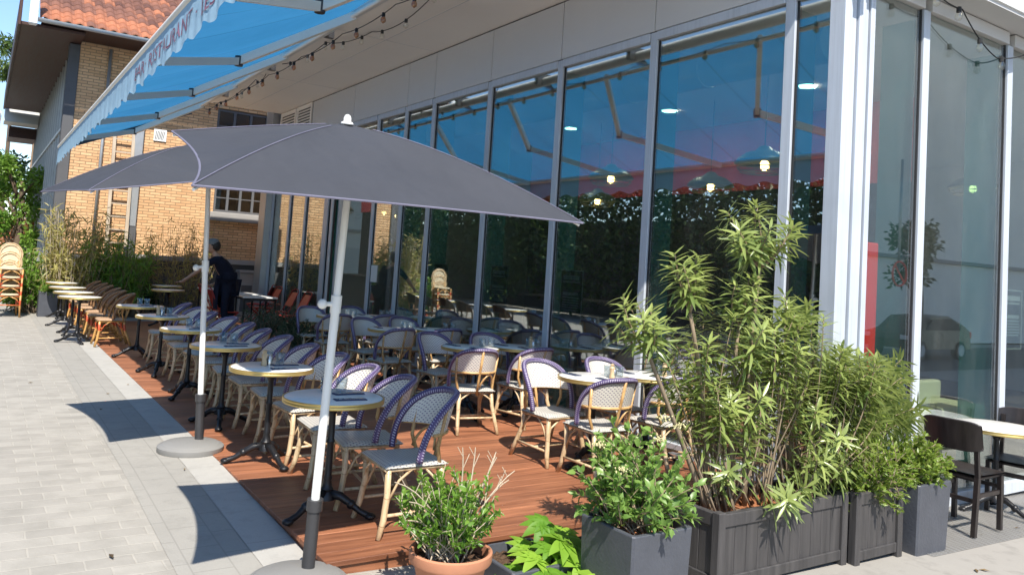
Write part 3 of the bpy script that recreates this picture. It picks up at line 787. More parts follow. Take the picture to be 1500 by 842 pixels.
# ---------------------------------------------------------------- umbrellas
def umbrella(base, zg, top, A, C, B, apex, label, dD=(0,0,0), EX=(1.75,1.75,1.75,1.75)):
    A, B, C, apex = map(Vector, (A, B, C, apex)); D = B + C - A + Vector(dD)
    t = thing('patio_umbrella', label, 'umbrella', (base[0], base[1], zg), 0, 'slate grey parasols beside the deck')
    o0 = Vector((base[0], base[1], zg))
    def up_(mb, n, mat, sm=False):
        o = mb.build(n, mat, t, sm); o.location = -o0; return o
    b = MB(); b.lathe([(.02,0),(.245,0),(.25,.012),(.25,.045),(.237,.055),(.227,.056),(.222,.060),(.205,.070),(.05,.082)], 48, (base[0]-.07, base[1]-.05, zg)); up_(b, 'base', M['grey_plastic'], 'auto')
    pb = Vector((base[0], base[1], zg+.08)); pt = Vector(top)
    L = lambda q: pb.lerp(pt, q)
    up_(MB().tube([L(0), L(.13)], .034, 14).tube([L(.13), L(.155)], .042, 14), 'sleeve', M['dark_metal'], 'auto')
    up_(MB().tube([L(.12), L(.62)], .0225, 14), 'pole', M['pole'], 'auto')
    up_(MB().tube([L(.618), L(1)], .019, 14), 'upper_pole', M['pole'], 'auto')
    c = MB(); c.tube([L(.58), L(.62)], .028, 12); k = L(.60); side = (B-A).normalized()
    c.tube([k, k - side*.06], .012, 8); c.ball(tuple(k - side*.075), .026)
    up_(c, 'crank', M['pole'], 'auto')
    nrm = (B-A).cross(C-A).normalized()
    if nrm.z < 0: nrm = -nrm
    cen = (A+B+C+D)/4; hgt = (apex-cen).dot(nrm)
    m = MB()
    off = apex - cen
    ex = {tuple(k_): e_ for k_, e_ in zip((A, B, C, D), EX)}
    for P, Q in ((A,B),(B,D),(D,C),(C,A)):
        mid = (P+Q)/2
        def fn(u, v, P=P, Q=Q, mid=mid):
            e = P.lerp(Q, u) + (cen-mid).normalized()*(4*u*(1-u))*(.055 if (P, Q) not in ((A,B),(D,C)) else .03)*1.3
            q = 1 - v
            p = cen.lerp(e, q)
            hh = 1 - q**(ex[tuple(P)]*(1-u) + ex[tuple(Q)]*u)
            fold = -.035*4*u*(1-u)*q*(1-q*q)*2
            fold += .0045*math.sin(u*PI*7+q*3)*q*q*4*u*(1-u) + .004*math.sin(q*14+u*5)*4*u*(1-u)*q*(1-q)*4
            return tuple(p + off*hh + nrm*fold)
        m.grid(fn, 44, 30)
    n0 = len(m.v)
    up_(m, 'canopy', M['canopy'], True)
    hm = MB()
    for P, Q in ((A,B),(B,D),(D,C),(C,A)):
        mid = (P+Q)/2
        hm.tube([tuple(P.lerp(Q, k/20) + (cen-mid).normalized()*(4*(k/20)*(1-k/20))*(.055 if (P, Q) not in ((A,B),(D,C)) else .03)*1.3) for k in range(21)], .0050, 6)
    for P in (A, B, C, D):
        hm.tube([tuple(cen.lerp(P, q) + off*(1-q**ex[tuple(P)]) + nrm*.003) for q in np.linspace(.12, 1, 14)], .0026, 5)
    up_(hm, 'hem', M['hem'])
    for P in (A, B, C, D):
        up_(MB().tube([tuple(cen.lerp(P, q) + off*(1-q**ex[tuple(P)]) - nrm*.02) for q in np.linspace(.03, .99, 12)], .007, 6), 'rib', M['pole'])
    fn_ = MB(); fn_.lathe([(.035,.0),(.03,.012),(.018,.018),(.02,.035),(.012,.05),(.002,.055)], 14, tuple(apex-nrm*.002)); up_(fn_, 'finial', M['white'], True)
    return t
umbrella((1.545, 4.02), G(1.545, 4.02), (1.55, 3.86, 2.26), (.63,3.10,1.828), (.74,4.22,2.168), (2.60,3.25,1.856), (1.50,3.84,2.275), 'nearest slate grey umbrella, tilted, with its white pole in front of the first table', (-.08,-.1,-.20), (1.35,1.95,1.08,1.5))
umbrella((1.60, 6.77), -.012, (1.49, 6.78, 2.38), (.55,5.80,1.925), (.372,7.55,1.975), (2.28,6.0,2.28), (1.40,6.80,2.44), 'farther slate grey umbrella on a round grey base at the edge of the deck')

# ---------------------------------------------------------------- chairs
def back_pt(u, z, k=0.0):
    a = u*1.62; h = (z-.43)/.38
    lean = .085*h
    return Vector(((.215+lean*.35+k)*math.sin(a), .01 + (.185+lean*1.25+k)*math.cos(a), z))
def ztop(u): return .42 + .38*max(0.0, 1-abs(u)**2.7)**.62
def bistro(name, label, mats, zmid=.575):
    wv, st, rim, bam = mats
    t = thing(name, label, 'chair')
    def seat(u, v, dz=0):
        a = 2*u-1; b = 2*v-1; e = max(abs(a), abs(b))**7
        return (a*(.215-.02*(b+1)/2), b*.205, .428 - .012*(1-a*a)*(1-b*b) - e*.03 + dz)
    m = MB(); m.grid(seat, 16, 16); m.grid(lambda u, v: (lambda p: (p[0]*.97, p[1]*.97, .392))(seat(u, v)), 4, 4, True)
    m.build('seat', st, t, 'auto')
    m = MB()
    for kk, fl in ((0.0, False), (.009, True)):
        def pf(u, v, kk=kk):
            uu = (u*2-1)*.93; zt = ztop(uu); zb = min(zmid, zt-.01)
            return back_pt(uu, zb + (zt-zb)*v, kk)
        m.grid(pf, 28, 10, fl)
    m.build('backrest', wv, t, True)
    m = MB(); m.tube([back_pt(u, ztop(u), .004) for u in np.sin(np.linspace(-PI/2, PI/2, 33))], .0215, 10); m.build('rim', rim, t, True)
    m = MB()
    us = np.linspace(-.80, .80, 13); bam2 = M['bamboo_dark'] if bam is M['bamboo'] else bam
    m.tube([back_pt(u, zmid, .012) for u in us], .011, 7)
    m.tube([(0,.195,.36), back_pt(0, .5, .012), back_pt(0, zmid, .014), back_pt(0, .79, .014)], .0125, 7)
    for s in (-.62, .62): m.tube([(s*.27,.165,.36), back_pt(s, .5, .010), back_pt(s, ztop(s)-.01, .012)], .0125, 7)
    m.tube([back_pt(-.05 - .53*k/10, .43 + .125*math.sin(PI*k/10)**.7, .008) for k in range(11)], .009, 7)
    m.build('back_frame', bam2, t, True)
    for s in (-1, 1):
        MB().tube([(s*.215,-.225,0),(s*.20,-.195,.10),(s*.183,-.175,.24),(s*.188,-.18,.40)], [.0175,.0195,.0195,.019], 8).build('leg', bam, t, True)
        MB().tube([(s*.205,.285,0),(s*.19,.235,.12),(s*.172,.18,.26),(s*.165,.165,.40)], [.0175,.0195,.0195,.019], 8).build('leg', bam, t, True)
    m = MB()
    for s in (-1, 1): m.tube([(s*.198,-.19,.125),(s*.19,.23,.135)], .0105, 7)
    m.tube([(-.196,-.02,.13),(.196,-.02,.13)], .0105, 7); m.tube([(-.187,.225,.15),(.187,.225,.15)], .0105, 7)
    m.build('stretcher', bam, t, True)
    m = MB()
    for s in (-1, 1):
        m.tube([(s*.19,-.185,.20),(s*.165,-.183,.31),(s*.06,-.182,.385)], .0085, 6); m.tube([(s*.187,-.17,.20),(s*.19,-.11,.32),(s*.187,-.02,.388)], .0085, 6)
        m.tube([(s*.176,.195,.22),(s*.15,.175,.32),(s*.05,.17,.385)], .0085, 6); m.tube([(s*.178,.19,.22),(s*.18,.12,.32),(s*.182,.05,.388)], .0085, 6)
    m.tube([(-.195,-.195,.385),(.195,-.195,.385),(.18,.17,.385),(-.18,.17,.385)], .013, 7, closed=True)
    m.build('brace', bam, t, True)
    return t
pc = bistro('bistro_chair', 'x', (M['weave'], M['seatw'], M['rim'], M['bamboo']))
ords = ['nearest', 'second', 'third', 'fourth', 'fifth', 'sixth', 'seventh', 'eighth', 'ninth', 'tenth', 'eleventh', 'twelfth']
first = [True]
def put_chair(x, y, rz, label, group, z=0.0):
    if first[0]:
        first[0] = False; pc.location = (x, y, z); pc.rotation_euler = (0,0,rz); pc['label'] = label; pc['group'] = group
    else: dup(pc, (x, y, z), rz, label, group)
rowlab = ['purple rimmed bistro chair nearest the potted shrub, fully in the umbrella shade',
          'bistro chair touching the nearest one, its back half sunlit',
          'bistro chair with brightly sunlit seat and back behind the nearest table',
          'bistro chair just behind the sunlit one, its rim catching the sun']
rowy = [4.45, 5.02, 5.55, 6.22, 6.92, 7.6, 8.28, 8.95, 9.65, 10.4, 11.2, 12.0]
for i, y in enumerate(rowy):
    lab = rowlab[i] if i < 4 else f'shaded purple rimmed bistro chair, {ords[i]} of the front row from the potted shrub'
    put_chair(2.26 + random.uniform(-.03, .03), y, -PI/2 + random.uniform(-.15, .15), lab, 'bistro chairs in the front row')
mid = [
 (4.20, 4.90, PI, 'bistro chair seen from behind, nearest the grey planter, tucked under the sunlit table'),
 (4.90, 4.92, PI, 'bistro chair seen from behind, half hidden by the oleander leaves'),
 (4.17, 5.48, .12, 'sunlit bistro chair facing us with pale seat and back beside the sunlit tables'),
 (4.92, 5.55, 0, 'sunlit bistro chair facing us behind the two sunlit tables, against the glass'),
 (4.12, 6.78, PI-.1, 'bistro chair seen from behind standing sunlit on its own in the middle of the deck'),
 (4.82, 6.85, PI+.1, 'bistro chair seen from behind just left of the sunlit facing chair'),
 (4.38, 7.85, .08, 'shaded bistro chair facing us at the left of the second pair of tables'),
 (5.02, 7.82, -.05, 'shaded bistro chair facing us by the glass at the second pair of tables'),
 (4.22, 8.82, PI+.05, 'shaded bistro chair seen from behind, left of the third pair of tables'),
 (4.90, 8.85, PI, 'shaded bistro chair seen from behind, right of the third pair of tables'),
 (4.36, 9.75, .05, 'shaded bistro chair facing us at the left of the third pair of tables'),
 (5.02, 10.0, 0, 'shaded bistro chair facing us at the right of the third pair of tables'),
 (4.25, 10.8, PI, 'shaded bistro chair seen from behind at the farthest pair of tables, left one'),
 (4.98, 10.9, PI+.05, 'shaded bistro chair seen from behind at the farthest pair of tables, right one'),
 (4.3, 11.75, 0, 'shaded bistro chair facing us beside the umbrella pole, left of the farthest pair'),
 (5.05, 12.0, 0, 'shaded bistro chair facing us beside the doorway, right of the farthest pair')]
for x, y, rz, lab in mid: put_chair(x, y, rz + random.uniform(-.1,.1), lab, 'bistro chairs along the glass front')
pr = bistro('cane_chair', 'x', (M['weave_brown'], M['seat_brown'], M['rim_brown'], M['bamboo_red']))
cane_y = [13.88, 14.66, 15.44, 16.25, 17.1, 17.95]
for i, y in enumerate(cane_y):
    lab = f'brown cane chair with red bound legs, {["front one of its row, sunlit seat","second in its row","third in its row","fourth in its row","fifth in its row","last in its row by the bamboo"][i]}'
    if i == 0: pr.location = (1.80, y, 0); pr.rotation_euler = (0,0,-PI/2); pr['label'] = lab; pr['group'] = 'brown cane chairs on the pavement edge'; 
    else: dup(pr, (1.80+random.uniform(-.03,.03), y, G(1.8, y)+.012), -PI/2+random.uniform(-.06,.06), lab)
# stacked chairs with oval backs, far left
def oval_chair():
    t = thing('stacking_chair', 'x', 'chair', (0,0,0), 0, 'stacked oval back chairs')
    m = MB(); m.lathe([(.001,.465),(.2,.468),(.225,.455),(.225,.435),(.2,.43),(.001,.43)], 24, squash=.95); m.build('seat', M['cream'], t, 'auto')
    m = MB(); e = [(.185*math.cos(a), .22+.10*(.26+.20*math.sin(a)), .72+.20*math.sin(a)) for a in np.linspace(0, 2*PI, 29)[:-1]]
    m.add([(0, .245, .72)] + e, [(0, i+1, (i+1) % 28 + 1) for i in range(28)]); m.add([(0, .257, .72)] + [(p[0], p[1]+.012, p[2]) for p in e], [(0, (i+1) % 28 + 1, i+1) for i in range(28)])
    m.build('backrest', M['cream'], t)
    m = MB(); m.tube(e, .02, 8, closed=True); m.tube([(p[0]*1.18, p[1]+.006, .72+(p[2]-.72)*1.17) for p in e], .012, 7, closed=True); m.build('back_frame', M['bamboo'], t, True)
    for sx in (-1, 1):
        MB().tube([(sx*.20,-.2,0),(sx*.19,-.185,.25),(sx*.19,-.18,.44)], .017, 8).build('leg', M['bamboo_red'], t, True)
        MB().tube([(sx*.2,.24,0),(sx*.18,.2,.3),(sx*.17,.2,.44),(sx*.16,.24,.62)], .017, 8).build('leg', M['bamboo_red'], t, True)
    m = MB()
    for sx in (-1, 1):
        m.tube([(sx*.195,-.19,.2),(sx*.185,.215,.2)], .011, 7); m.tube([(sx*.19,-.185,.26),(sx*.12,-.185,.36),(sx*.0,-.185,.42)], .011, 7)
    m.tube([(-.195,-.19,.24),(.195,-.19,.24)], .012, 7)
    m.build('stretcher', M['bamboo_red'], t, True)
    return t
sc_ = oval_chair()
for i, (x, y, z, lab) in enumerate([(.55, 18.9, -.012, 'bottom chair of the stack at the left edge'), (.55, 18.92, .16, 'second chair up in the stack at the left edge'), (.55, 18.94, .33, 'third chair up in the stack at the left edge'), (.55, 18.96, .50, 'top chair of the stack at the left edge, its cream oval back showing')]):
    if i == 0: sc_.location = (x, y, z); sc_.rotation_euler = (0,0,.1); sc_['label'] = lab
    else: dup(sc_, (x, y, z), .1, lab)
# red metal folding chairs
def folding_chair():
    t = thing('folding_chair', 'x', 'chair', (0,0,0), 0, 'red metal folding chairs at the back')
    MB().bbox(-.19,.19,-.2,.19,.43,.45,.006).build('seat', M['redmetal'], t)
    m = MB(); m.grid(lambda u, v: ((u-.5)*.36, .20+.13*v, .56+.28*v - .03*abs(2*u-1)**4*v), 8, 6); m.grid(lambda u, v: ((u-.5)*.36, .208+.13*v, .56+.28*v - .03*abs(2*u-1)**4*v), 8, 6, True); m.build('backrest', M['redmetal'], t, True)
    for s in (-1, 1):
        MB().tube([(s*.20,-.26,0),(s*.20,.19,.50),(s*.195,.34,.86),(s*.12,.355,.89),(0,.357,.895)], .011, 7).build('side_frame', M['redmetal'], t, True)
        MB().tube([(s*.185,.30,0),(s*.185,-.18,.44)], .011, 7).build('leg', M['redmetal'], t, True)
    MB().tube([(-.2,-.17,.10),(.2,-.17,.10)], .009, 6).tube([(-.185,.24,.06),(.185,.24,.06)], .009, 6).build('stretcher', M['redmetal'], t)
    return t
fc = folding_chair()
for i, (x, y, rz, lab) in enumerate([
    (4.95, 14.85, -PI/2, 'red metal folding chair closest to the doorway, against the glass'), (5.0, 15.75, -PI/2, 'red metal folding chair second from the doorway against the glass'),
    (5.0, 16.8, -PI/2, 'red metal folding chair third from the doorway against the glass'), (5.25, 18.0, -PI/2-.5, 'red metal folding chair beside the pale pillar at the end of the glass'),
    (3.95, 15.5, PI/2, 'red folding chair with its back to us at the nearer pale back table'), (4.0, 16.4, PI/2, 'red folding chair with its back to us at the farther pale back table')]):
    if i == 0: fc.location = (x, y, 0); fc.rotation_euler = (0,0,rz); fc['label'] = lab
    else: dup(fc, (x, y, 0), rz, lab)
# black wooden chairs on the right
def wood_chair():
    t = thing('wooden_chair', 'x', 'chair', (0,0,0), 0, 'black wooden chairs by the side windows')
    m = MB(); m.grid(lambda u, v: ((u*2-1)*(.205-.015*v), (v*2-1)*.2 - .02*(1-(2*u-1)**2)*(1-v), .455 - .012*math.sin(PI*u)*math.sin(PI*v)), 12, 12); m.bbox(-.185,.185,-.185,.185,.415,.440,.008)
    m.grid(lambda u, v: ((u*2-1)*(.205-.015*v), (v*2-1)*.2 - .02*(1-(2*u-1)**2)*(1-v), .438), 12, 12, True)
    m.build('seat', M['blackwood'], t, 'auto')
    m = MB()
    def bp(u, v, k=0): return ((u*2-1)*.225, .255 + k - .05*(2*u-1)**2 + .03*v, .64 + .22*v - .025*abs(2*u-1)**5*(1 if v > .5 else -1)*abs(2*v-1))
    m.grid(lambda u, v: bp(u, v), 18, 6); m.grid(lambda u, v: bp(u, v, .02), 18, 6, True)
    m.tube([bp(k/18, 1, .01) for k in range(19)], .010, 6); m.tube([bp(k/18, 0, .01) for k in range(19)], .010, 6)
    m.build('backrest', M['blackwood'], t, True)
    for s in (-1, 1):
        MB().bar((s*.178,-.175,0), (s*.178,-.17,.43), .034, .034, (0,1,0)).build('leg', M['blackwood'], t)
        MB().bar((s*.19,.255,0), (s*.183,.20,.44), .034, .038, (0,1,0)).bar((s*.183,.201,.44), (s*.18,.232,.80), .032, .03, (0,1,0)).build('leg', M['blackwood'], t)
    m = MB()
    for s in (-1, 1): m.bar((s*.178,-.17,.30), (s*.185,.215,.30), .02, .03)
    m.bar((-.178,-.17,.34), (.178,-.17,.34), .02, .03, (0,0,1)); m.bar((-.185,.215,.26), (.185,.215,.26), .02, .03)
    m.build('stretcher', M['blackwood'], t)
    return t
wc = wood_chair(); wc.location = (6.76, 3.34, G(6.76, 3.3)+.016); wc.rotation_euler = (0,0,PI/2+.0); wc['label'] = 'black wooden chair with curved backrest next to the square grey planter'
dup(wc, (7.75, 3.40, G(7.6, 3.4)+.016), -PI/2+.15, 'black wooden chair on the far side of the round table at the right edge')

# ---------------------------------------------------------------- tables
def table(name, r, h, label):
    t = thing(name, label, 'table')
    m = MB(); m.lathe([(.001,h-.028),(r-.006,h-.028),(r-.006,h-.004),(r-.012,h),(.001,h)], 48, cap=False); m.build('table_top', M['marble'], t, 'auto')
    m = MB(); m.lathe([(r-.005,h-.032),(r+.003,h-.032),(r+.005,h-.022),(r+.002,h-.016),(r+.005,h-.010),(r+.003,h-.001),(r-.005,h-.001)], 48, cap=False); m.build('rim', M['brass'], t, 'auto')
    m = MB(); m.lathe([(.055,.10),(.05,.13),(.034,.15),(.04,.165),(.03,.18),(.024,.22),(.027,.235),(.022,.25),(.021,.44),(.027,.455),(.021,.47),(.021,.62),(.03,.64),(.045,.66),(.12,h-.035),(.12,h-.03)], 20); m.build('pedestal', M['iron'], t, 'auto')
    for k in range(3):
        a = 2*PI*k/3 + .5; c, s = math.cos(a), math.sin(a)
        prof = [(.02,.135),(.09,.125),(.16,.085),(.22,.045),(.27,.026),(.30,.022)]
        lg = MB().tube([(c*x, s*x, z) for x, z in prof], [.03,.028,.022,.019,.022,.020], 8)
        lg.ball((c*.285, s*.285, .022), .03, 10, 6, (1.2,1.2,.7)); lg.ball((c*.16, s*.16, .083), .03, 8, 6)
        lg.build('foot', M['iron'], t, True)
    return t
tb = table('bistro_table', .31, .73, 'x')
tabs = [
 (1.92, 4.78, 0, 'round brass edged bistro table nearest the camera, its top in shade', 'round tables in the front row'),
 (1.94, 6.12, 0, 'round bistro table with a sunlit white top carrying salt and pepper, second from the camera', 'round tables in the front row'),
 (1.96, 7.58, 0, 'round bistro table beside the far umbrella pole, its top shaded blue', 'round tables in the front row'),
 (1.97, 9.10, 0, 'round half sunlit bistro table with tumblers just beyond the far umbrella pole', 'round tables in the front row'),
 (1.97, 10.72, 0, 'round half sunlit bistro table, fifth of the front row', 'round tables in the front row'),
 (1.97, 12.4, 0, 'round half sunlit bistro table closest to the brown cane chairs', 'round tables in the front row'),
 (4.40, 5.22, 0, 'round sunlit table with tumblers beside the facing sunlit chair', 'round tables along the glass'),
 (5.03, 5.24, 0, 'round sunlit table next to the glass partly behind the oleander', 'round tables along the glass'),
 (4.45, 7.36, 0, 'shaded round table, outer one of the second pair along the glass', 'round tables along the glass'),
 (5.08, 7.38, 0, 'shaded round table by the glass, inner one of the second pair', 'round tables along the glass'),
 (4.45, 9.3, 0, 'shaded round table, outer one of the third pair along the glass', 'round tables along the glass'),
 (5.08, 9.32, 0, 'shaded round table by the glass, inner one of the third pair', 'round tables along the glass'),
 (4.5, 11.3, 0, 'shaded round table, outer one of the farthest pair near the doorway', 'round tables along the glass'),
 (5.1, 11.4, 0, 'shaded round table by the glass, inner one of the farthest pair', 'round tables along the glass'),
 (1.38, 14.25, 1, 'round pale table at the front of the sunlit row on the pavement', 'sunlit tables on the pavement'),
 (1.40, 15.5, 1, 'second round pale table of the sunlit row on the pavement', 'sunlit tables on the pavement'),
 (1.43, 17.0, 1, 'third round pale table of the sunlit row on the pavement', 'sunlit tables on the pavement'),
 (1.47, 18.7, 1, 'last round pale table of the sunlit row beside the small grey planter', 'sunlit tables on the pavement'),
 (3.2, 17.1, 0, 'shaded round table under the waiter’s hand', 'shaded tables at the back'),
 (3.5, 18.9, 0, 'shaded round table behind the waiter’s arm, the farther one', 'shaded tables at the back')]
for i, (x, y, pv, lab, grp) in enumerate(tabs):
    z = G(x, y) if pv else 0.0
    rz = random.uniform(0, 2)
    if i == 0: tb.location = (x, y, z); tb.rotation_euler = (0,0,.9); tb['label'] = lab; tb['group'] = grp
    else: dup(tb, (x, y, z), rz, lab, grp)
t2 = table('bistro_table', .37, .74, 'large round cream table with brass edge between the black wooden chairs'); t2.location = (7.5, 3.46, G(7.5, 3.4)+.016)
def sq_table(label, loc):
    t = thing('square_table', label, 'table', loc, 0, 'pale square tables by the red chairs')
    MB().bbox(-.33,.33,-.33,.33,.72,.745,.006).build('table_top', M['marble'], t)
    for sx in (-1,1):
        for sy_ in (-1,1): MB().bar((sx*.29,sy_*.29,0),(sx*.29,sy_*.29,.72),.03,.03,(0,1,0)).build('leg', M['iron'], t)
    MB().box(-.29,.29,-.30,-.28,.67,.719).box(-.29,.29,.28,.30,.67,.719).build('apron', M['iron'], t)
    return t
sq_table('nearer pale square table between the red folding chairs', (4.5, 15.55, 0))
sq_table('middle pale square table between the red folding chairs', (4.5, 16.5, 0))
sq_table('farthest pale square table left of the red chairs', (4.35, 18.0, 0))

# ---------------------------------------------------------------- things on the tables
def tumbler():
    return MB().lathe([(.001,.004),(.030,.004),(.031,0),(.033,.0),(.039,.09),(.036,.09),(.030,.012),(.001,.012)], 16, cap=False).mesh('tumbler', M['clear'], True)
tum = tumbler()
shaker_w = MB().lathe([(.001,0),(.022,0),(.024,.01),(.017,.05),(.024,.085),(.014,.10),(.018,.115),(.001,.125)], 16, cap=False).mesh('pepper_mill', M['bamboo'], 'auto')
shaker_g = MB().lathe([(.001,0),(.022,0),(.024,.06),(.016,.07),(.018,.085),(.001,.09)], 14, cap=False).mesh('salt_shaker', M['steel'], 'auto')
cut = MB(); cut.bbox(-.035,.035,-.10,.10,.0,.006,.002); napm = cut.mesh('napkin', M['napkin'])
cu = MB(); cu.bbox(-.018,-.006,-.095,.09,.0065,.009,.001); cu.bbox(.006,.016,-.095,.05,.0065,.009,.001); cu.bbox(.003,.019,.05,.09,.0065,.009,.001); cutm = cu.mesh('cutlery', M['steel'])
def single(name, me, loc, rz, label, cat, group):
    o = bpy.data.objects.new(name, me); COL.objects.link(o); o.location = loc; o.rotation_euler = (0,0,rz); tag(o, label, cat, group, 'thing'); return o
wh = ['the table nearest the camera', 'the table second from the camera', 'the shaded table by the far umbrella pole', 'the table beyond the far umbrella pole', 'the fifth table of the front row', 'the table closest to the cane chairs', 'the outer sunlit table', 'the sunlit table by the glass', 'the outer table of the second pair', 'the inner table of the second pair', 'the outer table of the third pair', 'the inner table of the third pair', 'the outer table of the farthest pair', 'the inner table of the farthest pair']
rt = random.Random(3)
for i, (x, y, pv, lab, grp) in enumerate(tabs[:14]):
    z = .73 + .0005; ww = wh[i]
    fx, fy = (x+.02, y+.20) if i < 6 else (x+.16, y+.02)
    single('tumbler', tum, (fx, fy, z), 0, f'clear tumbler on {ww}, left of the other', 'glass', 'water tumblers')
    single('tumbler', tum, (fx+.085, fy-.05, z), 0, f'clear tumbler on {ww}, right of the other', 'glass', 'water tumblers')
    if i in (1, 4, 6, 7, 9):
        sx_, sy_ = (x-.05, y+.05) if i < 6 else (x+.1, y-.1)
        single('pepper_mill', shaker_w, (sx_, sy_, z), 0, f'small wooden pepper mill on {ww}', 'pepper mill', 'pepper mills')
        single('salt_shaker', shaker_g, (sx_+.05, sy_+.03, z), 0, f'small salt shaker on {ww}', 'salt shaker', 'salt shakers')
    for s, nm in (((.05, -.14), 'nearer'), ((.12, .06), 'farther')):
        q = (x+s[0], y+s[1]) if i < 6 else (x-.02+ (0 if nm == 'nearer' else -.1), y + (-.17 if nm == 'nearer' else .17))
        rz = (PI/2 + rt.uniform(-.15,.15)) if i < 6 else rt.uniform(-.15,.15)
        n = thing('place_setting', f'dark napkin with cutlery, {nm} one on {ww}', 'place setting', (q[0], q[1], z), rz, 'napkins with cutlery')
        for nm2, mm in (('napkin', napm), ('cutlery', cutm)):
            oo = bpy.data.objects.new(nm2, mm); COL.objects.link(oo); oo.parent = n

# ---------------------------------------------------------------- foliage
def leaves(name, mat, P, D, N, L, W, parent, bend=.25, fold=.18, shape='lance', seg=4, tone=None, wav=0.0):
    """many leaf blades in one mesh: P bases, D directions, N face normals"""
    n = len(P); P = np.asarray(P, float); D = np.asarray(D, float); N = np.asarray(N, float)
    D /= np.linalg.norm(D, axis=1, keepdims=True)+1e-9
    S = np.cross(D, N); S /= np.linalg.norm(S, axis=1, keepdims=True)+1e-9
    N = np.cross(S, D)
    L = np.broadcast_to(np.asarray(L, float), (n,)); W = np.broadcast_to(np.asarray(W, float), (n,)); bend = np.broadcast_to(np.asarray(bend, float), (n,))
    prof = {'lance': lambda q: math.sin(PI*min(1, q*.96+.04))**.8*(1-.25*q), 'ovate': lambda q: math.sin(PI*q**.75)**.7, 'lobe': lambda q: math.sin(PI*(.25+.75*q))**.9}[shape]
    vs = np.zeros((n, (seg+1)*3, 3))
    for k in range(seg+1):
        q = k/seg; wq = max(.03, prof(q))
        c = P + D*(L*q)[:,None] - N*(bend*L*q*q)[:,None]
        h = S*(W*.5*wq)[:,None]; e = N*(fold*W*wq)[:,None]
        vs[:,k*3] = c - h + e; vs[:,k*3+1] = c; vs[:,k*3+2] = c + h + e
    m = (seg+1)*3
    base = []
    for k in range(seg):
        a = k*3; base += [(a,a+1,a+4,a+3),(a+1,a+2,a+5,a+4)]
    base = np.array(base); F = (base[None] + (np.arange(n)*m)[:,None,None]).reshape(-1, 4)
    me = bpy.data.meshes.new(name)
    nv = n*m; nf = len(F)
    me.vertices.add(nv); me.vertices.foreach_set('co', vs.reshape(-1))
    me.loops.add(nf*4); me.loops.foreach_set('vertex_index', F.reshape(-1).astype(np.int32))
    me.polygons.add(nf); me.polygons.foreach_set('loop_start', np.arange(0, nf*4, 4, dtype=np.int32)); me.polygons.foreach_set('loop_total', np.full(nf, 4, dtype=np.int32))
    me.polygons.foreach_set('use_smooth', np.ones(nf, dtype=bool))
    me.update(calc_edges=True); me.validate()
    tn = RNG.random(n) if tone is None else np.asarray(tone)
    at = me.attributes.new('tone', 'FLOAT', 'POINT'); at.data.foreach_set('value', np.repeat(tn, m).astype(np.float32))
    me.materials.append(mat)
    o = bpy.data.objects.new(name, me); COL.objects.link(o)
    if parent: o.parent = parent
    return o
def rdir(n, up=.0):
    d = RNG.normal(size=(n,3)); d /= np.linalg.norm(d, axis=1, keepdims=True); d[:,2] += up
    return d/np.linalg.norm(d, axis=1, keepdims=True)
def curve(a, b, bow=(0,0,0), n=7):
    a = Vector(a); b = Vector(b); bo = Vector(bow)
    return [a.lerp(b, k/n) + bo*4*(k/n)*(1-k/n) for k in range(n+1)]

def whorled(t, org, tips, mat, leaf_l, leaf_w, span, per, stemmat, r=.006, up=.6):
    """stems with leaf whorls towards the tip: oleander"""
    st = MB(); P=[];D=[];N=[];L=[];T=[]
    o0 = Vector(org)
    for base, tip, bow in tips:
        pth = curve(base, tip, bow, 8)
        st.tube([p-o0 for p in pth], [r*(1.3-.8*k/8) for k in range(9)], 5)
        tot = (Vector(tip)-Vector(base)).length; sp = min(span, tot*.75)
        nodes = max(4, int(sp/.026)); tone0 = RNG.random()
        for k in range(nodes):
            q = 1 - (sp/tot)*(k/nodes)**1.15
            i = min(7, int(q*8)); p = pth[i].lerp(pth[i+1], q*8-i); ax = (pth[i+1]-pth[i]).normalized()
            u = ax.orthogonal().normalized(); v = ax.cross(u); a0 = k*1.05+tone0*6
            young = 1-k/nodes
            for j in range(per):
                a = a0 + 2*PI*j/per + RNG.normal()*.25
                rad = u*math.cos(a)+v*math.sin(a)
                d = rad*(1.0-.35*young) + ax*(up*(.35+1.0*young)) + Vector((0,0,-.25*(1-young)))
                P.append(p-o0); D.append(d); N.append(ax*1.0 - rad*.3); L.append(leaf_l*RNG.uniform(.65,1.1)*(1-.3*young**4)); T.append(cl(.25+.55*young + RNG.normal()*.16 + .25*(tone0-.5), 0, 1))
    st.build('stem', stemmat, t, True)
    leaves('foliage', mat, P, D, N, L, leaf_w, t, bend=RNG.uniform(-.05,.40,len(P)), fold=.12, shape='lance', seg=5, tone=T)

# oleander in the long planter
ol = thing('oleander', 'tall oleander with long narrow leaves filling the long wooden planter', 'plant', (4.25, 3.36, .24))
tips = []
R2 = random.Random(21)
def ol_add(bx, by, tx, ty, tz, bow=.12):
    tips.append(((bx, by, .2), (tx, ty, tz), (R2.uniform(-bow,bow), R2.uniform(-bow,bow), R2.uniform(0,.05))))
bare = MB()
def head(base, fork, cx, cy_, rx, ry, z0, z1, n):
    bare.tube([Vector(p)-Vector((4.25,3.36,.24)) for p in curve(base, fork, (R2.uniform(-.06,.06), 0, 0), 8)], [.014*(1.2-.05*k) for k in range(9)], 7)
    for k in range(n):
        a = R2.uniform(0, 2*PI); q = R2.random()**.5
        tips.append((fork, (cx+rx*q*math.cos(a), cy_+ry*q*math.sin(a), z0+(z1-z0)*(1-.75*q*q)*R2.uniform(.6,1)), (R2.uniform(-.03,.03), R2.uniform(-.03,.03), -.02)))
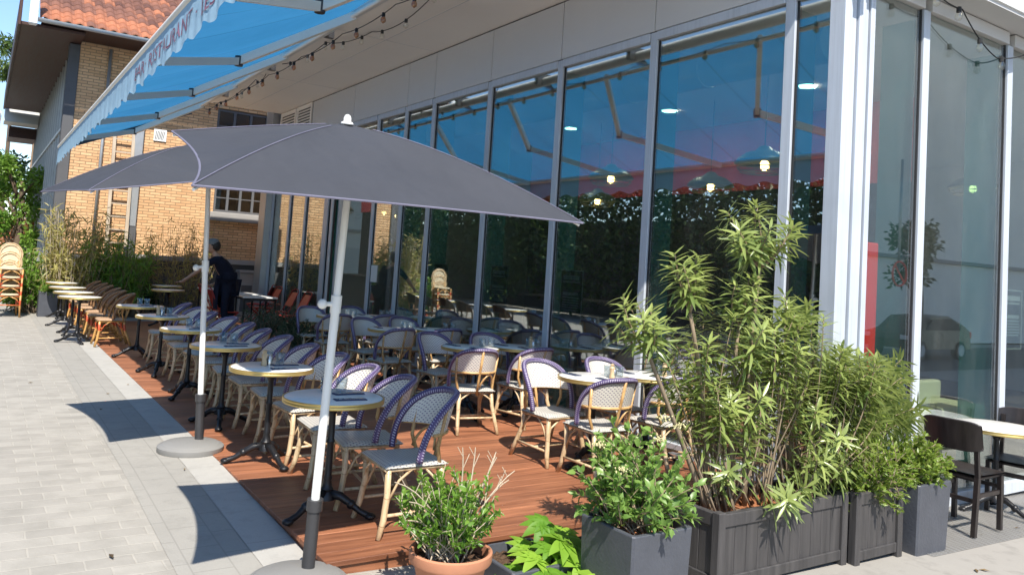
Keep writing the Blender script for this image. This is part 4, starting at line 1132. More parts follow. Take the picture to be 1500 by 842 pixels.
head((4.15,3.4,.2), (4.20,3.40,1.70), 4.20, 3.42, .42, .26, 1.84, 2.12, 12)
head((4.05,3.4,.2), (4.05,3.42,1.34), 4.05, 3.44, .22, .18, 1.46, 1.70, 6)
head((3.80,3.4,.2), (3.56,3.38,1.40), 3.52, 3.38, .20, .16, 1.52, 1.80, 7)
head((3.78,3.36,.2), (3.22,3.36,1.16), 3.10, 3.36, .18, .15, 1.24, 1.58, 8)
head((4.55,3.4,.2), (4.62,3.42,1.28), 4.68, 3.44, .2, .18, 1.34, 1.60, 7)
for k in range(92):
    x = R2.uniform(3.45, 5.2); top = 1.42 - .30*max(0, x-4.6)/.6 - .22*max(0, 3.9-x)/.45
    ol_add(cl(x+R2.uniform(-.25,.25), 3.78, 4.78), R2.uniform(3.25,3.5), x, R2.uniform(3.08,3.85), top - (top-.78)*R2.random()**1.5, .10)
for k in range(38):
    x = R2.uniform(4.9, 5.95); ol_add(R2.uniform(4.45,4.8), R2.uniform(3.28,3.48), x, R2.uniform(3.15,3.6), R2.uniform(.72,1.22)-.12*(x-4.9), .10)
for k in range(13):
    x = R2.uniform(3.7, 5.0); ol_add(cl(x, 3.78, 4.78), R2.uniform(3.22,3.42), x+R2.uniform(-.2,.2), R2.uniform(2.98,3.3), R2.uniform(.36,.85), .1)
bare.build('main_stem', M['stemwood'], ol, True)
whorled(ol, (4.25,3.36,.24), tips, M['oleander'], .165, .0225, .32, 3, M['stemwood'], .0055, .26)

def bushy(name, label, loc, fn_tips, mat, leaf, wd, twig, parts=None, nl=14, shape='ovate', spread=.5, stem_r=.004, up=.3, bend=.2, tone_top=.5):
    """shrub: branching twigs carrying leaves along their outer half"""
    t = thing(name, label, 'plant', loc); st = MB(); P=[];D=[];N=[];L=[];T=[]
    zs = [tp[1][2] for tp in fn_tips]; z0, z1 = min(zs), max(zs)
    for base, tip in fn_tips:
        pth = curve(base, tip, (RNG.normal()*.03, RNG.normal()*.03, .02), 6)
        st.tube(pth, [stem_r*(1.4-.9*k/6) for k in range(7)], 4)
        ln = (Vector(tip)-Vector(base)).length
        for k in range(nl):
            q = 1 - .62*RNG.random()**1.2
            i = min(5, int(q*6)); p = pth[i].lerp(pth[i+1], q*6-i); ax = (pth[i+1]-pth[i]).normalized()
            rd = Vector(rdir(1, up)[0]); d = rd*spread + ax*(1-spread)
            P.append(p); D.append(d); N.append(Vector(rdir(1, 1.1)[0])); L.append(leaf*RNG.uniform(.55,1.15))
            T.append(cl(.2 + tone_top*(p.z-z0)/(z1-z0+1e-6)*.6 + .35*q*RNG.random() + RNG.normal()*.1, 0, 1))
    st.build('stem', twig, t, True)
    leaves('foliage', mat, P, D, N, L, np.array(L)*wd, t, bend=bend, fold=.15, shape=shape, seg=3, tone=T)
    return t
def dome(n, cx, cy_, rx, ry, z0, z1, base_r=.06, low=.25, pw=.6):
    out = []
    for _ in range(n):
        a = RNG.uniform(0, 2*PI); q = RNG.random()**pw
        x = cx+rx*q*math.cos(a); yv = cy_+ry*q*math.sin(a); zt = z0+(z1-z0)*(low + (1-low)*RNG.random()*math.sqrt(max(0.0,1-q*q*.8)))
        out.append(((cx+base_r*RNG.normal()*.6, cy_+base_r*RNG.normal()*.6, z0), (x, yv, zt)))
    return out

# planters --------------------------------------------------------------
def plank_planter(x0, x1, y0, y1, zt, label, soil):
    zb0 = min(G(x0, y0), G(x1, y0)); t = thing('wooden_planter', label, 'planter', ((x0+x1)/2, (y0+y1)/2, zb0)); o0 = Vector(t.location)
    def P(mb, n, mat=M['plankdark']):
        o = mb.build(n, mat, t); o.location = -o0; return o
    pw = .058; zb = zb0 + .02
    for xa in (x0, x1-pw):
        for ya in (y0, y1-pw): P(MB().bbox(xa, xa+pw, ya, ya+pw, zb0+.004, zt+.012, .005), 'corner_post')
    for za, zc in ((zt-.075, zt), (zb+.02, zb+.085)):
        for ya in (y0+.008, y1-.05): P(MB().bbox(x0+pw, x1-pw, ya, ya+.042, za, zc, .004), 'rail')
        for xa in (x0+.008, x1-.05): P(MB().bbox(xa, xa+.042, y0+pw, y1-pw, za, zc, .004), 'rail')
    pk = MB()
    def run(a, b, fn):
        n = max(2, round((b-a)/.105)); s = (b-a)/n
        for k in range(n): pk.t = random.random(); fn(a+k*s+.0015, a+(k+1)*s-.0015)
    for ya in (y0+.02, y1-.038): run(x0+pw, x1-pw, lambda a, b, ya=ya: pk.bbox(a, b, ya, ya+.018, zb+.05, zt-.04, .003))
    for xa in (x0+.02, x1-.038): run(y0+pw, y1-pw, lambda a, b, xa=xa: pk.bbox(xa, xa+.018, a, b, zb+.05, zt-.04, .003))
    P(pk, 'plank_side')
    sm = MB().grid(lambda u, v: (x0+.04+(x1-x0-.08)*u, y0+.04+(y1-y0-.08)*v, zt-.06+.02*math.sin(u*17)*math.sin(v*9)+RNG.normal()*.006), 40, 14)
    P(sm, 'soil', soil)
    return t
plank_planter(3.64, 4.88, 3.15, 3.60, .265, 'long dark wooden planter of upright planks holding the oleander', M['chips'])
plank_planter(4.91, 5.46, 3.11, 3.56, .265, 'shorter dark wooden planter beside the long one holding a fine leaved shrub', M['soil'])
def slate_planter(x0, x1, y0, y1, zb, zt, label, taper=.02, soil=None):
    t = thing('slate_planter', label, 'planter', ((x0+x1)/2, (y0+y1)/2, zb)); wx, wy = (x1-x0)/2, (y1-y0)/2; h = zt-zb
    m = MB(); c = .012
    def ring(ax, ay, z): return [(-ax+c,-ay,z),(ax-c,-ay,z),(ax,-ay+c,z),(ax,ay-c,z),(ax-c,ay,z),(-ax+c,ay,z),(-ax,ay-c,z),(-ax,-ay+c,z)]
    rings = [ring(wx-taper, wy-taper, 0), ring(wx-.003, wy-.003, h-.006), ring(wx-.006, wy-.006, h), ring(wx-.026, wy-.026, h), ring(wx-.03, wy-.03, h-.06)]
    vs = [p for r in rings for p in r]
    m.add(vs, [tuple(range(7,-1,-1))] + [(a*8+k, a*8+(k+1)%8, (a+1)*8+(k+1)%8, (a+1)*8+k) for a in range(4) for k in range(8)])
    m.build('tub', M['slate'], t)
    MB().grid(lambda u, v: ((u*2-1)*(wx-.03), (v*2-1)*(wy-.03), h-.045+RNG.normal()*.006), 16, 16).build('soil', soil or M['soil'], t)
    return t
slate_planter(2.83, 3.26, 2.99, 3.42, G(3, 3.2), .30, 'square slate grey planter with a broad leaved shrub in front of the oleander', .015, M['chips'])
slate_planter(5.55, 5.98, 3.05, 3.46, G(5.8, 3.2)+.004, .275, 'tall slate grey planter with a round shrub beside the black chairs', .02)
slate_planter(2.44, 2.86, 3.46, 3.90, G(2.6, 3.6), .02, 'low grey planter box holding the glossy palmate plant', .01)
slate_planter(1.08, 1.44, 18.95, 19.35, -.012, .50, 'small square grey planter far off at the end of the sunlit tables', .01)
# terracotta pot
tp = thing('terracotta_pot', 'round terracotta pot on the pavement in front of the deck', 'pot', (2.10, 3.53, G(2.1, 3.53)))
MB().lathe([(.13,0),(.185,.22),(.19,.225),(.205,.225),(.21,.235),(.21,.275),(.20,.282),(.19,.275),(.182,.22),(.18,.20)], 40, cap=False).build('pot_body', M['terracotta'], tp, 'auto')
MB().grid(lambda u, v: ((lambda a, q: (.183*q*math.cos(a), .183*q*math.sin(a), .225+RNG.normal()*.005+.01*(1-q)))(u*2*PI, v)), 32, 8).build('soil', M['soil'], tp)

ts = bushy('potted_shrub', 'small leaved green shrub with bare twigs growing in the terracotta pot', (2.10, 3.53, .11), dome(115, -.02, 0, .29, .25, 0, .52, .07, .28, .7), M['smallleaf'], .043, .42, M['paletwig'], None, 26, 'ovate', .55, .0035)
bt = MB()
for a, b in (((.02,0,.1),(.04,.02,.56)), ((.05,0,.1),(.13,.04,.55)), ((.05,0,.1),(.24,.0,.50)), ((.06,.02,.08),(.36,.05,.36)), ((.06,.02,.08),(.36,.0,.42)), ((-.05,0,.08),(-.30,.03,.22)), ((-.05,0,.08),(-.28,-.05,.34)), ((.1,.02,.1),(.30,.1,.50)), ((-.03,0,.1),(-.33,.02,.42))):
    pth = curve(a, b, (.02,.01,.05), 6); bt.tube(pth, [.004*(1.4-k/8) for k in range(7)], 5)
    e = pth[4]; bt.tube([e, e+Vector((.04,.01,.07))], .002, 4); e = pth[5]; bt.tube([e, e+Vector((-.03,.01,.05))], .0018, 4)
bt.build('bare_twig', M['paletwig'], ts)
gs = bushy('leafy_shrub', 'bushy shrub with soft toothed leaves growing in the square slate planter', (3.05, 3.22, .25), dome(115, -.01, 0, .34, .33, 0, .58, .10, .10, .55), M['shrub'], .056, .52, M['twig'], None, 20, 'ovate', .5, .004, .35, .3)
fr_ = random.Random(9)
for (fx, fy, fz) in ((-.22,-.12,.36),(-.05,-.2,.52),(.08,-.1,.6),(.2,-.1,.55),(-.28,.0,.46)):
    fl = MB()
    for k in range(30): fl.ball((fx+fr_.gauss(0,.018), fy+fr_.gauss(0,.018), fz+fr_.gauss(0,.008)), .005, 5, 4)
    fl.build('flower_head', M['flower'], gs)
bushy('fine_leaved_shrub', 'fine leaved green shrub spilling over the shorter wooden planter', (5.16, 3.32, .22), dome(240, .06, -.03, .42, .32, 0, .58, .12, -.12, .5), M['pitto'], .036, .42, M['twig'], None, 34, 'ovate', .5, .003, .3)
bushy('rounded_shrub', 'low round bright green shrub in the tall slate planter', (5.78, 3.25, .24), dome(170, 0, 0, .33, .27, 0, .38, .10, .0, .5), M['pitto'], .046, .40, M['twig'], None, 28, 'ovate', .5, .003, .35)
# fatsia: palmate leaves of joined lobes
ft = thing('palmate_plant', 'bright glossy palmate leaves of a fatsia like plant at the bottom edge', 'plant', (2.72, 3.58, -.12))
P=[];D=[];N=[];L=[];T=[]; st = MB(); R3 = random.Random(4)
fpos = [(.06,.10,.40,.10),(.14,-.16,.20,.15),(-.06,-.14,.16,.15),(.24,-.02,.26,.14),(.02,-.30,.10,.16),(.22,-.26,.10,.16),(-.16,.0,.14,.11),(.36,-.14,.14,.14),(-.14,-.24,.06,.13),(.12,.04,.24,.11),(.34,-.32,.02,.14),(.02,-.02,.27,.09),(.46,-.28,.06,.11),(-.02,.14,.22,.09),(.10,-.05,.32,.13),(.20,.10,.30,.12),(.30,.02,.20,.13),(-.10,-.06,.24,.12),(.16,-.34,.16,.14),(.40,-.04,.20,.12)]
for (x, yv, z, rl) in fpos:
    z *= .72; rl *= 1.28; c = Vector((x, yv, z)); nn = Vector((R3.uniform(-.3,.3)+x*.5, -.45+R3.uniform(-.25,.25), 1)).normalized(); u = nn.orthogonal().normalized(); v = nn.cross(u); a0 = R3.uniform(0, 6)
    st.tube(curve((.05,-.02,-.02), c, (0,0,.04), 5), .005, 5); tn = R3.random()
    for k in range(9):
        a = a0 + (k-4)*.62; d = u*math.cos(a)+v*math.sin(a)
        P.append(c + nn*(.0012*k)); D.append(d); N.append(nn); L.append(rl*(1.05-.05*abs(k-4))); T.append(cl(tn+R3.uniform(-.08,.08),0,1))
st.build('stem', M['smallleaf'], ft)
leaves('foliage', M['fatsia'], P, D, N, L, np.array(L)*.46, ft, bend=.38, fold=.10, shape='lobe', seg=5, tone=T)

# low dark shrubs standing on the deck
for (x, yv, rx, zt, lab) in ((3.75, 12.6, .42, .80, 'dark low juniper like bush between the front row and the glass, left one'), (4.15, 11.9, .40, .62, 'dark low juniper like bush in front of the other, nearest the row of chairs'), (4.45, 13.2, .45, .78, 'dark low juniper like bush by the doorway')):
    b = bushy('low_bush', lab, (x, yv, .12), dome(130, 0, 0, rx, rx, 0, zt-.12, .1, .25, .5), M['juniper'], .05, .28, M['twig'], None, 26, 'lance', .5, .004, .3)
    MB().lathe([(.14,-.12),(.2,.1),(.21,.12),(.19,.12),(.17,.08)], 20, cap=False).build('tub', M['darkstone'], b, True)

# bamboo and shrubs by the brick house
def culms(name, label, loc, n, rx, ry, h, mat, leafl, twig, nl=26):
    t = thing(name, label, 'plant', loc); st = MB(); P=[];D=[];N=[];L=[]
    for k in range(n):
        bx, by = RNG.uniform(-rx, rx), RNG.uniform(-ry, ry); hh = h*RNG.uniform(.55, 1.0)
        tip = (bx*1.25+RNG.normal()*.14, by*1.25+RNG.normal()*.14, hh)
        pth = curve((bx*.8, by*.8, 0), tip, (0,0,.0), 7); st.tube(pth, [.008*(1.2-.9*j/7) for j in range(8)], 4)
        for j in range(nl):
            q = 1-.8*RNG.random(); i = min(6, int(q*7)); p = pth[i].lerp(pth[i+1], q*7-i)
            off = Vector(rdir(1, .1)[0])*RNG.uniform(0,.16); P.append(p+off); D.append(Vector(rdir(1, -.25)[0])); N.append(Vector(rdir(1, 1)[0])); L.append(leafl*RNG.uniform(.6,1.2))
    st.build('stem', twig, t, True)
    leaves('foliage', mat, P, D, N, L, np.array(L)*.17, t, bend=.3, fold=.08, seg=3)
    return t
culms('bamboo_clump', 'tall straw coloured bamboo clump in the sun before the brick wall', (1.65, 19.3, 0), 85, .45, .3, 2.3, M['bambooleaf'], .18, M['paletwig'], 40)
culms('bamboo_clump', 'darker green bamboo right of the straw coloured clump', (2.55, 19.4, 0), 90, .5, .35, 1.85, M['smallleaf'], .19, M['twig'], 40)
culms('bamboo_clump', 'thin yellowish bamboo in the shade behind the waiter', (3.9, 19.7, 0), 70, .55, .2, 2.3, M['bambooleaf'], .14, M['twig'], 22)
bushy('green_bush', 'sunlit green bush left of the bamboo, behind the small grey planter', (.95, 20.0, 0), dome(170, 0, 0, .75, .6, 0, 1.45, .25, .15, .5), M['smallleaf'], .11, .4, M['twig'], None, 30, 'ovate', .5, .006)
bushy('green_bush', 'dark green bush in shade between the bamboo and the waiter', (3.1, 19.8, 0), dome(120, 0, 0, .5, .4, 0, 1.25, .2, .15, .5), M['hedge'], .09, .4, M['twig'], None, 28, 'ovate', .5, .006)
bushy('green_bush', 'small grassy plant in the small grey planter', (1.26, 19.15, .42), dome(50, 0, 0, .26, .26, 0, .32, .06, .1, .6), M['smallleaf'], .09, .2, M['twig'], None, 20, 'lance', .5, .003)

# ---------------------------------------------------------------- brick house
YW = 20.5
house = thing('brick_house', 'old yellow brick house with a clay tiled roof behind the terrace', 'house', (1.5, YW, 0))
def hp(mb, n, mat, parent=None, sm=False):
    o = mb.build(n, mat, parent or house, sm)
    if parent is None: o.location = (-1.5, -YW, 0)
    return o
WX0, WZ = 1.47, 6.128
wn = (4.70, 6.0, 2.52, 3.25); wu = (4.62, 6.3, 4.25, 5.1)
wl = MB()
def wall_with(holes, x0, x1, z0, z1):
    xs_ = sorted({x0, x1, *[h[0] for h in holes], *[h[1] for h in holes]}); zs_ = sorted({z0, z1, *[h[2] for h in holes], *[h[3] for h in holes]})
    for a, b in zip(xs_, xs_[1:]):
        for c, d_ in zip(zs_, zs_[1:]):
            if any(h[0] <= a and b <= h[1] and h[2] <= c and d_ <= h[3] for h in holes): continue
            wl.box(a, b, YW, YW+.3, c, d_)
wall_with([wn, wu], WX0, 14, 1.30, WZ)
hp(wl, 'wall', M['brick'])
hp(MB().box(WX0+.02, 14, YW+.02, YW+.3, 0, 1.298), 'base_wall', M['darkstone'])
hp(MB().bbox(2.95, 6.4, YW-.09, YW+.02, 1.24, 1.36, .01), 'ledge', M['stone'])
hp(MB().box(WX0, WX0+.3, YW+.301, 40, 0, WZ), 'side_wall', M['brick'])
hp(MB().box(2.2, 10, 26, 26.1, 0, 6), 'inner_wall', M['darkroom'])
def house_window(x0, x1, z0, z1, n):
    f = MB(); yf = YW+.05; b = .06
    f.box(x0, x1, yf, yf+.07, z0, z0+b); f.box(x0, x1, yf, yf+.07, z1-b, z1)
    for k in range(n+1):
        xx = x0 + (x1-x0-b)*k/n; f.box(xx, xx+b, yf-.003, yf+.07, z0+b, z1-b)
    o = hp(f, 'window', M['frame_shade'])
    sub(MB().box(x0+.01, x1-.01, yf+.03, yf+.036, z0+.01, z1-.01), 'pane', M['glass_house'], o)
    g_ = MB()
    for k in range(n):
        xa = x0 + (x1-x0-b)*k/n + b; xb = x0 + (x1-x0-b)*(k+1)/n
        g_.box(xa, xb, yf+.01, yf+.025, (z0+z1)/2-.012, (z0+z1)/2+.012)
    sub(g_, 'glazing_bar', M['frame_shade'], o)
house_window(*wn, 4); house_window(*wu, 4)
hp(MB().bbox(4.62, 6.08, YW-.12, YW+.04, 2.30, 2.515, .012), 'window_sill', M['stone'])
# glazed gable side
gz = MB()
for k in range(18): gz.box(1.36, 1.42, 20.9+k*.85, 20.96+k*.85, .6, 6.1)
for z in (.6, 2.3, 4.2, 6.05): gz.box(1.35, 1.43, 20.85, 36, z, z+.07)
gf = hp(gz, 'glazed_side', M['zinc']); sub(MB().box(1.385, 1.395, 20.9, 36, .62, 6.08), 'pane', M['glass_house'], gf)
hp(MB().bbox(1.28, 1.5, YW-.05, YW+.28, 0, 6.03, .01), 'corner_post', M['darkstone'])
# roof: rows of interlocking tiles
rf = MB(); EY, EZ, PITCH = YW-1.15, 6.19, math.radians(33)
cw, rh = .22, .30
for j in range(26):
    for i in range(64):
        x0 = .62 + i*cw
        rf.t = cl(random.gauss(.40 + (.45 if j < 3 else 0), .2), 0, 1)
        ya = EY + j*rh*math.cos(PITCH); za = EZ + j*rh*math.sin(PITCH); yb = ya+(rh+.05)*math.cos(PITCH); zb = za+(rh+.05)*math.sin(PITCH)
        pr_ = [0, .035, .05, .035, 0, -.004]
        n = len(pr_)
        vs = [(x0+cw*k/(n-1), ya-.02*math.sin(PITCH)*0, za+pr_[k]+.03) for k in range(n)] + [(x0+cw*k/(n-1), yb, zb+pr_[k]) for k in range(n)] + [(x0+cw*k/(n-1), ya, za+pr_[k]-.0) for k in range(n)]
        rf.add(vs, [(k, k+1, n+k+1, n+k) for k in range(n-1)] + [(2*n+k, 2*n+k+1, k+1, k) for k in range(n-1)])
ro = hp(rf, 'roof', M['roof'])
hp(MB().box(.66, 15, EY+.02, YW+.02, EZ-.06, EZ-.02), 'roof_deck', M['brownwood'])
hp(MB().add([(.7,EY+.1,EZ-.02),(14.6,EY+.1,EZ-.02),(14.6,EY+7,EZ+4.45),(.7,EY+7,EZ+4.45)], [(0,1,2,3)]), 'roof_underlay', M['brownwood'])
gu = MB()
gu.grid(lambda u, v: (.55+14*u, EY-.09 - .075*math.cos(PI*v), EZ-.02-.075*math.sin(PI*v)), 30, 8); hp(gu, 'gutter', M['zinc'], None, True)
# boarded eaves of the gable side, stepping away
hp(MB().box(.30, 1.5, YW-1.0, 33, 6.04, 6.1), 'side_eaves', M['brownwood'])
hp(MB().bbox(.24, .299, YW-1.05, 33, 6.0, 6.6, .01), 'fascia_board', M['brownwood'])
hp(MB().bbox(.42, .58, YW-1.4, YW-1.2, 6.0, 7.3, .02), 'barge_board', M['white'])
hp(MB().bbox(.3, 1.36, 33.1, 34.2, 5.6, 6.1, .02), 'balcony_slab', M['white'])
hp(MB().box(.5, 1.36, 34.3, 36.2, 5.2, 5.6), 'lower_eaves', M['brownwood'])
# downpipe
dp = MB(); dp.bbox(2.78, 2.98, YW-.12, YW-.005, 2.0, 6.05, .015); dq = MB().bbox(2.80, 3.0, YW-.11, YW-.005, .2, 1.999, .015)
d0 = hp(dp, 'drainpipe', M['zinc']); hp(dq, 'drainpipe_painted_shade', M['darkstone'])  # dark lower length paints the shadow lying on the pipe
hp(MB().tube([(2.12, YW-.06, 1.3), (2.12, YW-.06, 6.05)], .035, 8), 'drainpipe', M['zinc'], None, True)
vt = MB(); vt.box(3.2, 3.48, YW-.03, YW-.004, 4.08, 4.36); vo = hp(vt, 'wall_vent', M['white'])
vb = MB()
for k in range(6): vb.bar((3.235+k*.033, YW-.034, 4.12), (3.255+k*.036, YW-.034, 4.32), .012, .006, (0,1,0))
sub(vb, 'vent_blade', M['joint'], vo)
# ladder leaning on the wall
ld = thing('wooden_ladder', 'wooden ladder standing against the sunlit brick wall beside the drainpipe', 'ladder', (2.58, YW-.3, 0))
for s in (-.2, .2): MB().bar((s, -.1, .02), (s-.02, .24, 4.45), .045, .07, (1,0,0)).build('rail', M['ladder'], ld)
for k in range(14):
    z = .4 + k*.3; yy = -.1 + .34*z/4.43
    MB().bar((-.2-.02*z/4.4, yy, z), (.2-.02*z/4.4, yy, z), .03, .03).build('rung', M['ladder'], ld)
# cabinet near the pillar
cbn = thing('meter_cabinet', 'grey wall cabinet under the house window near the pale pillar', 'cabinet', (5.75, 20.3, 0))
MB().bbox(-.35,.35,-.15,.15,0,1.05,.01).build('body', M['stone'], cbn); MB().bbox(-.38,.38,-.18,.18,1.051,1.12,.01).build('lid', M['stone'], cbn)
for s in (-.17, .17): MB().bbox(s-.13, s+.13, -.166, -.151, .1, .75, .004).build('door', M['darkstone'], cbn)
# pale pillar where the glass front ends
o = MB().bbox(5.32, 5.75, 18.22, 18.7, -.01, 5.0, .01).build('pale_pillar', M['zinc']); tag(o, 'pale grey pillar at the far end of the glass front', 'pillar', None, 'thing')

# ---------------------------------------------------------------- waiter
def person():
    t = thing('person', 'waiter in navy t-shirt and apron with a grey cap wiping a table at the back', 'person', (3.93, 15.35, 0), -.5)
    # facing -X, leaning a little forward, left arm reaching out to the table
    J = {'pelvis':(0,0,.98),'belly':(-.05,0,1.14),'chest':(-.19,0,1.32),'nape':(-.235,0,1.43),'neck':(-.29,0,1.49),'head':(-.34,0,1.57),
         'shl':(-.23,-.19,1.42),'ell':(-.46,-.27,1.22),'wrl':(-.69,-.28,1.03),'hal':(-.77,-.28,.97),
         'shr':(-.23,.19,1.42),'elr':(-.18,.27,1.14),'wrr':(-.28,.24,.98),'har':(-.35,.23,.93),
         'hil':(.0,-.10,.93),'knl':(-.03,-.12,.52),'anl':(.04,-.12,.09),'tol':(-.14,-.13,.04),
         'hir':(.0,.10,.93),'knr':(.02,.12,.52),'anr':(.10,.12,.09),'tor':(-.08,.13,.04)}
    E_ = [('pelvis','belly'),('belly','chest'),('chest','nape'),('nape','neck'),('neck','head'),('chest','shl'),('shl','ell'),('ell','wrl'),('wrl','hal'),('chest','shr'),('shr','elr'),('elr','wrr'),('wrr','har'),('pelvis','hil'),('hil','knl'),('knl','anl'),('anl','tol'),('pelvis','hir'),('hir','knr'),('knr','anr'),('anr','tor')]
    RR = {'pelvis':(.15,.15),'belly':(.14,.14),'chest':(.155,.15),'nape':(.085,.08),'neck':(.055,.055),'head':(.06,.06),'shl':(.065,.065),'shr':(.065,.065),'ell':(.045,.045),'elr':(.045,.045),'wrl':(.03,.03),'wrr':(.03,.03),'hal':(.03,.04),'har':(.03,.04),'hil':(.095,.095),'hir':(.095,.095),'knl':(.062,.062),'knr':(.062,.062),'anl':(.045,.045),'anr':(.045,.045),'tol':(.04,.04),'tor':(.04,.04)}
    def skin(names, scale, mat, name):
        ids = {n: i for i, n in enumerate(names)}
        me_ = bpy.data.meshes.new(name); me_.from_pydata([J[n] for n in names], [(ids[a], ids[b]) for a, b in E_ if a in ids and b in ids], [])
        o = bpy.data.objects.new(name, me_); COL.objects.link(o)
        o.modifiers.new('s', 'SKIN'); sd = o.modifiers.new('d', 'SUBSURF'); sd.levels = 2; sd.render_levels = 2
        for i, n in enumerate(names):
            me_.skin_vertices[0].data[i].radius = (RR[n][0]*scale, RR[n][1]*scale)
            me_.skin_vertices[0].data[i].use_root = (i == 0)
        dg_ = bpy.context.evaluated_depsgraph_get(); dg_.update()
        m2 = bpy.data.meshes.new_from_object(o.evaluated_get(dg_)); bpy.data.objects.remove(o)
        m2.materials.clear(); m2.materials.append(mat)
        m2.polygons.foreach_set('use_smooth', [True]*len(m2.polygons))
        o2 = bpy.data.objects.new(name, m2); COL.objects.link(o2); o2.parent = t
        return o2
    body = skin(list(J), 1.0, M['skin'], 'body')
    # head, ears, nose and hands joined on the body mesh
    hd = MB(); hd.ball((-.355,0,1.64), .10, 18, 14, (1.02,.80,1.22)); hd.ball((-.455,0,1.62), .018, 8, 6, (1,.8,1.4))
    for s in (-1,1): hd.ball((-.35,s*.083,1.63), .022, 8, 6, (.8,.4,1.3)); hd.ball((-.44,s*.033,1.652), .011, 8, 6)
    for (hx, hy, hz, s) in ((-.77,-.28,.965,-1), (-.355,.23,.925,1)):
        hd.ball((hx-.01, hy, hz), .042, 10, 8, (1.2,.9,.5))
        for k in range(4):
            ln = (.065,.075,.07,.055)[k]; yy = hy + (k-1.5)*.019
            hd.tube([(hx-.045,yy,hz), (hx-.045-ln*.6,yy+.002*(k-1.5),hz-.006), (hx-.045-ln,yy+.003*(k-1.5),hz-.028)], [.0095,.0085,.006], 6)
        hd.tube([(hx-.005,hy-s*.035,hz), (hx-.035,hy-s*.055,hz-.01), (hx-.06,hy-s*.055,hz-.022)], [.011,.009,.007], 6)
    me_h = hd.mesh('head', M['skin'], True)
    import bmesh
    bm = bmesh.new(); bm.from_mesh(body.data); bm.from_mesh(me_h)
    bm.to_mesh(body.data); bm.free()
    body.data.polygons.foreach_set('use_smooth', [True]*len(body.data.polygons))
    skin(['pelvis','belly','chest','nape','shl','shr','ell','elr','hil','hir'], 1.17, M['navy'], 'shirt')
    skin(['pelvis','hil','knl','anl','hir','knr','anr'], 1.15, M['navy'], 'trousers')
    wb = MB(); wb.grid(lambda u, v: ((-.01-.17*((.82+.36*v)-.98)*(v>.4)) + (.158+.012*math.sin(v*9))*math.cos(u*2*PI), (.178-.01*v)*math.sin(u*2*PI), .82+.36*v), 24, 8); wb.build('apron_waist', M['navy'], t, True)
    ap = MB(); ap.grid(lambda u, v: (-.215-.02*math.sin(PI*v)-.03*(1-abs(2*u-1)**2)+.10*abs(2*u-1)**3, (u-.5)*(.36+.1*v), 1.12-.62*v), 12, 12); ap.build('apron', M['navy'], t, True)
    MB().ball((-.335,0,1.65), .107, 16, 10, (1.0,.82,1.05)).build('hair', M['hair'], t, True).location = (.018,0,.012)
    cpm = MB(); cpm.lathe([(.104,0),(.108,.03),(.098,.075),(.06,.105),(.001,.115)], 20, (-.35,0,1.685), cap=False, squash=.84); cpm.grid(lambda u, v: (-.435-.085*v, (u-.5)*.15*(1-.3*v), 1.692-.012*v-.02*abs(2*u-1)**2), 8, 4)
    cpm.build('cap', M['greycap'], t, True)
    return t
person()

# ---------------------------------------------------------------- trees and things left behind
def tree(label, x, yv, h, r, mat, n=2600, leaf=.22, z0=1.2, name='tree', trunk=.12, lf=.5):
    t = thing(name, label, 'tree', (x, yv, 0))
    tk = MB(); tk.tube(curve((0,0,0), (RNG.normal()*.1,0,h*.75), (.1,.05,0), 6), [trunk*(1.2-.12*k) for k in range(7)], 8)
    cl_ = []
    for k in range(16):
        a = RNG.uniform(0, 2*PI); q = RNG.uniform(.2,.85); zc = RNG.uniform(z0+.15*(h-z0), h*.92)
        rr = r*math.sqrt(max(.1, 1-((zc-(z0+h)/2)/((h-z0)/2*1.1))**2))
        c = Vector((rr*q*math.cos(a), rr*q*math.sin(a), zc)); cl_.append((c, r*RNG.uniform(.28,.5)))
        tk.tube(curve((0,0,max(.3, zc-r*.8)), c, (0,0,.1), 4), [trunk*.35*(1.2-.2*k2) for k2 in range(5)], 5)
    tk.build('trunk', M['bark'], t, True)
    P=[];D=[];N=[];L=[];T=[]
    for c, cr in cl_:
        m_ = n//16; dd = rdir(m_); rad = cr*(RNG.random(m_)**.45)
        tone = RNG.random()
        for i in range(m_):
            P.append(c + Vector(dd[i])*rad[i]); D.append(Vector(dd[i])*.5 + Vector(rdir(1,-.1)[0])); N.append(Vector(rdir(1,.8)[0])); L.append(leaf*RNG.uniform(.6,1.2)); T.append(cl(tone*.5+RNG.random()*.5,0,1))
    leaves('crown', mat, P, D, N, L, np.array(L)*lf, t, bend=.2, fold=.1, shape='ovate', seg=2, tone=T)
    return t
tree('bushy green tree at the left edge beneath the house eaves', .75, 27.5, 4.3, 1.0, M['smallleaf'], 4200, .15, .6, lf=.45)
tree('dark green tree further back at the left edge', .1, 31.0, 5.2, 1.4, M['tree'], 3600, .2, .8, lf=.45)
tree('pale feathery treetop against the sky at the left edge', .55, 44.0, 11.6, .8, M['tree'], 2200, .3, 8.6, lf=.25)
fo = thing('board_fence', 'orange brown board fence beyond the stacked chairs', 'fence', (.95, 29.5, 0))
for k in range(7): MB().bbox(-1.3, .45, 0, .04, 1.25+k*.13, 1.365+k*.13, .008).build('board', M['fence'], fo)
for x in (-1.2, .35): MB().box(x, x+.08, .041, .12, 0, 2.2).build('post', M['fence'], fo)
o = MB().bbox(-1.6, 1.36, 29.0, 29.3, 0, 1.2, .02).build('white_wall', M['white']); tag(o, 'low white wall below the board fence', 'wall', None, 'thing')
ap_ = thing('white_house', 'white house glimpsed at the far left edge under the sky', 'house', (-1.2, 46, 0))
MB().bbox(-4.0, 1.2, 0, 6, 0, 7.2, .02).build('wall', M['white'], ap_); MB().bbox(-4.3, 1.5, -.6, 6.2, 7.21, 7.6, .02).build('roof', M['white'], ap_)
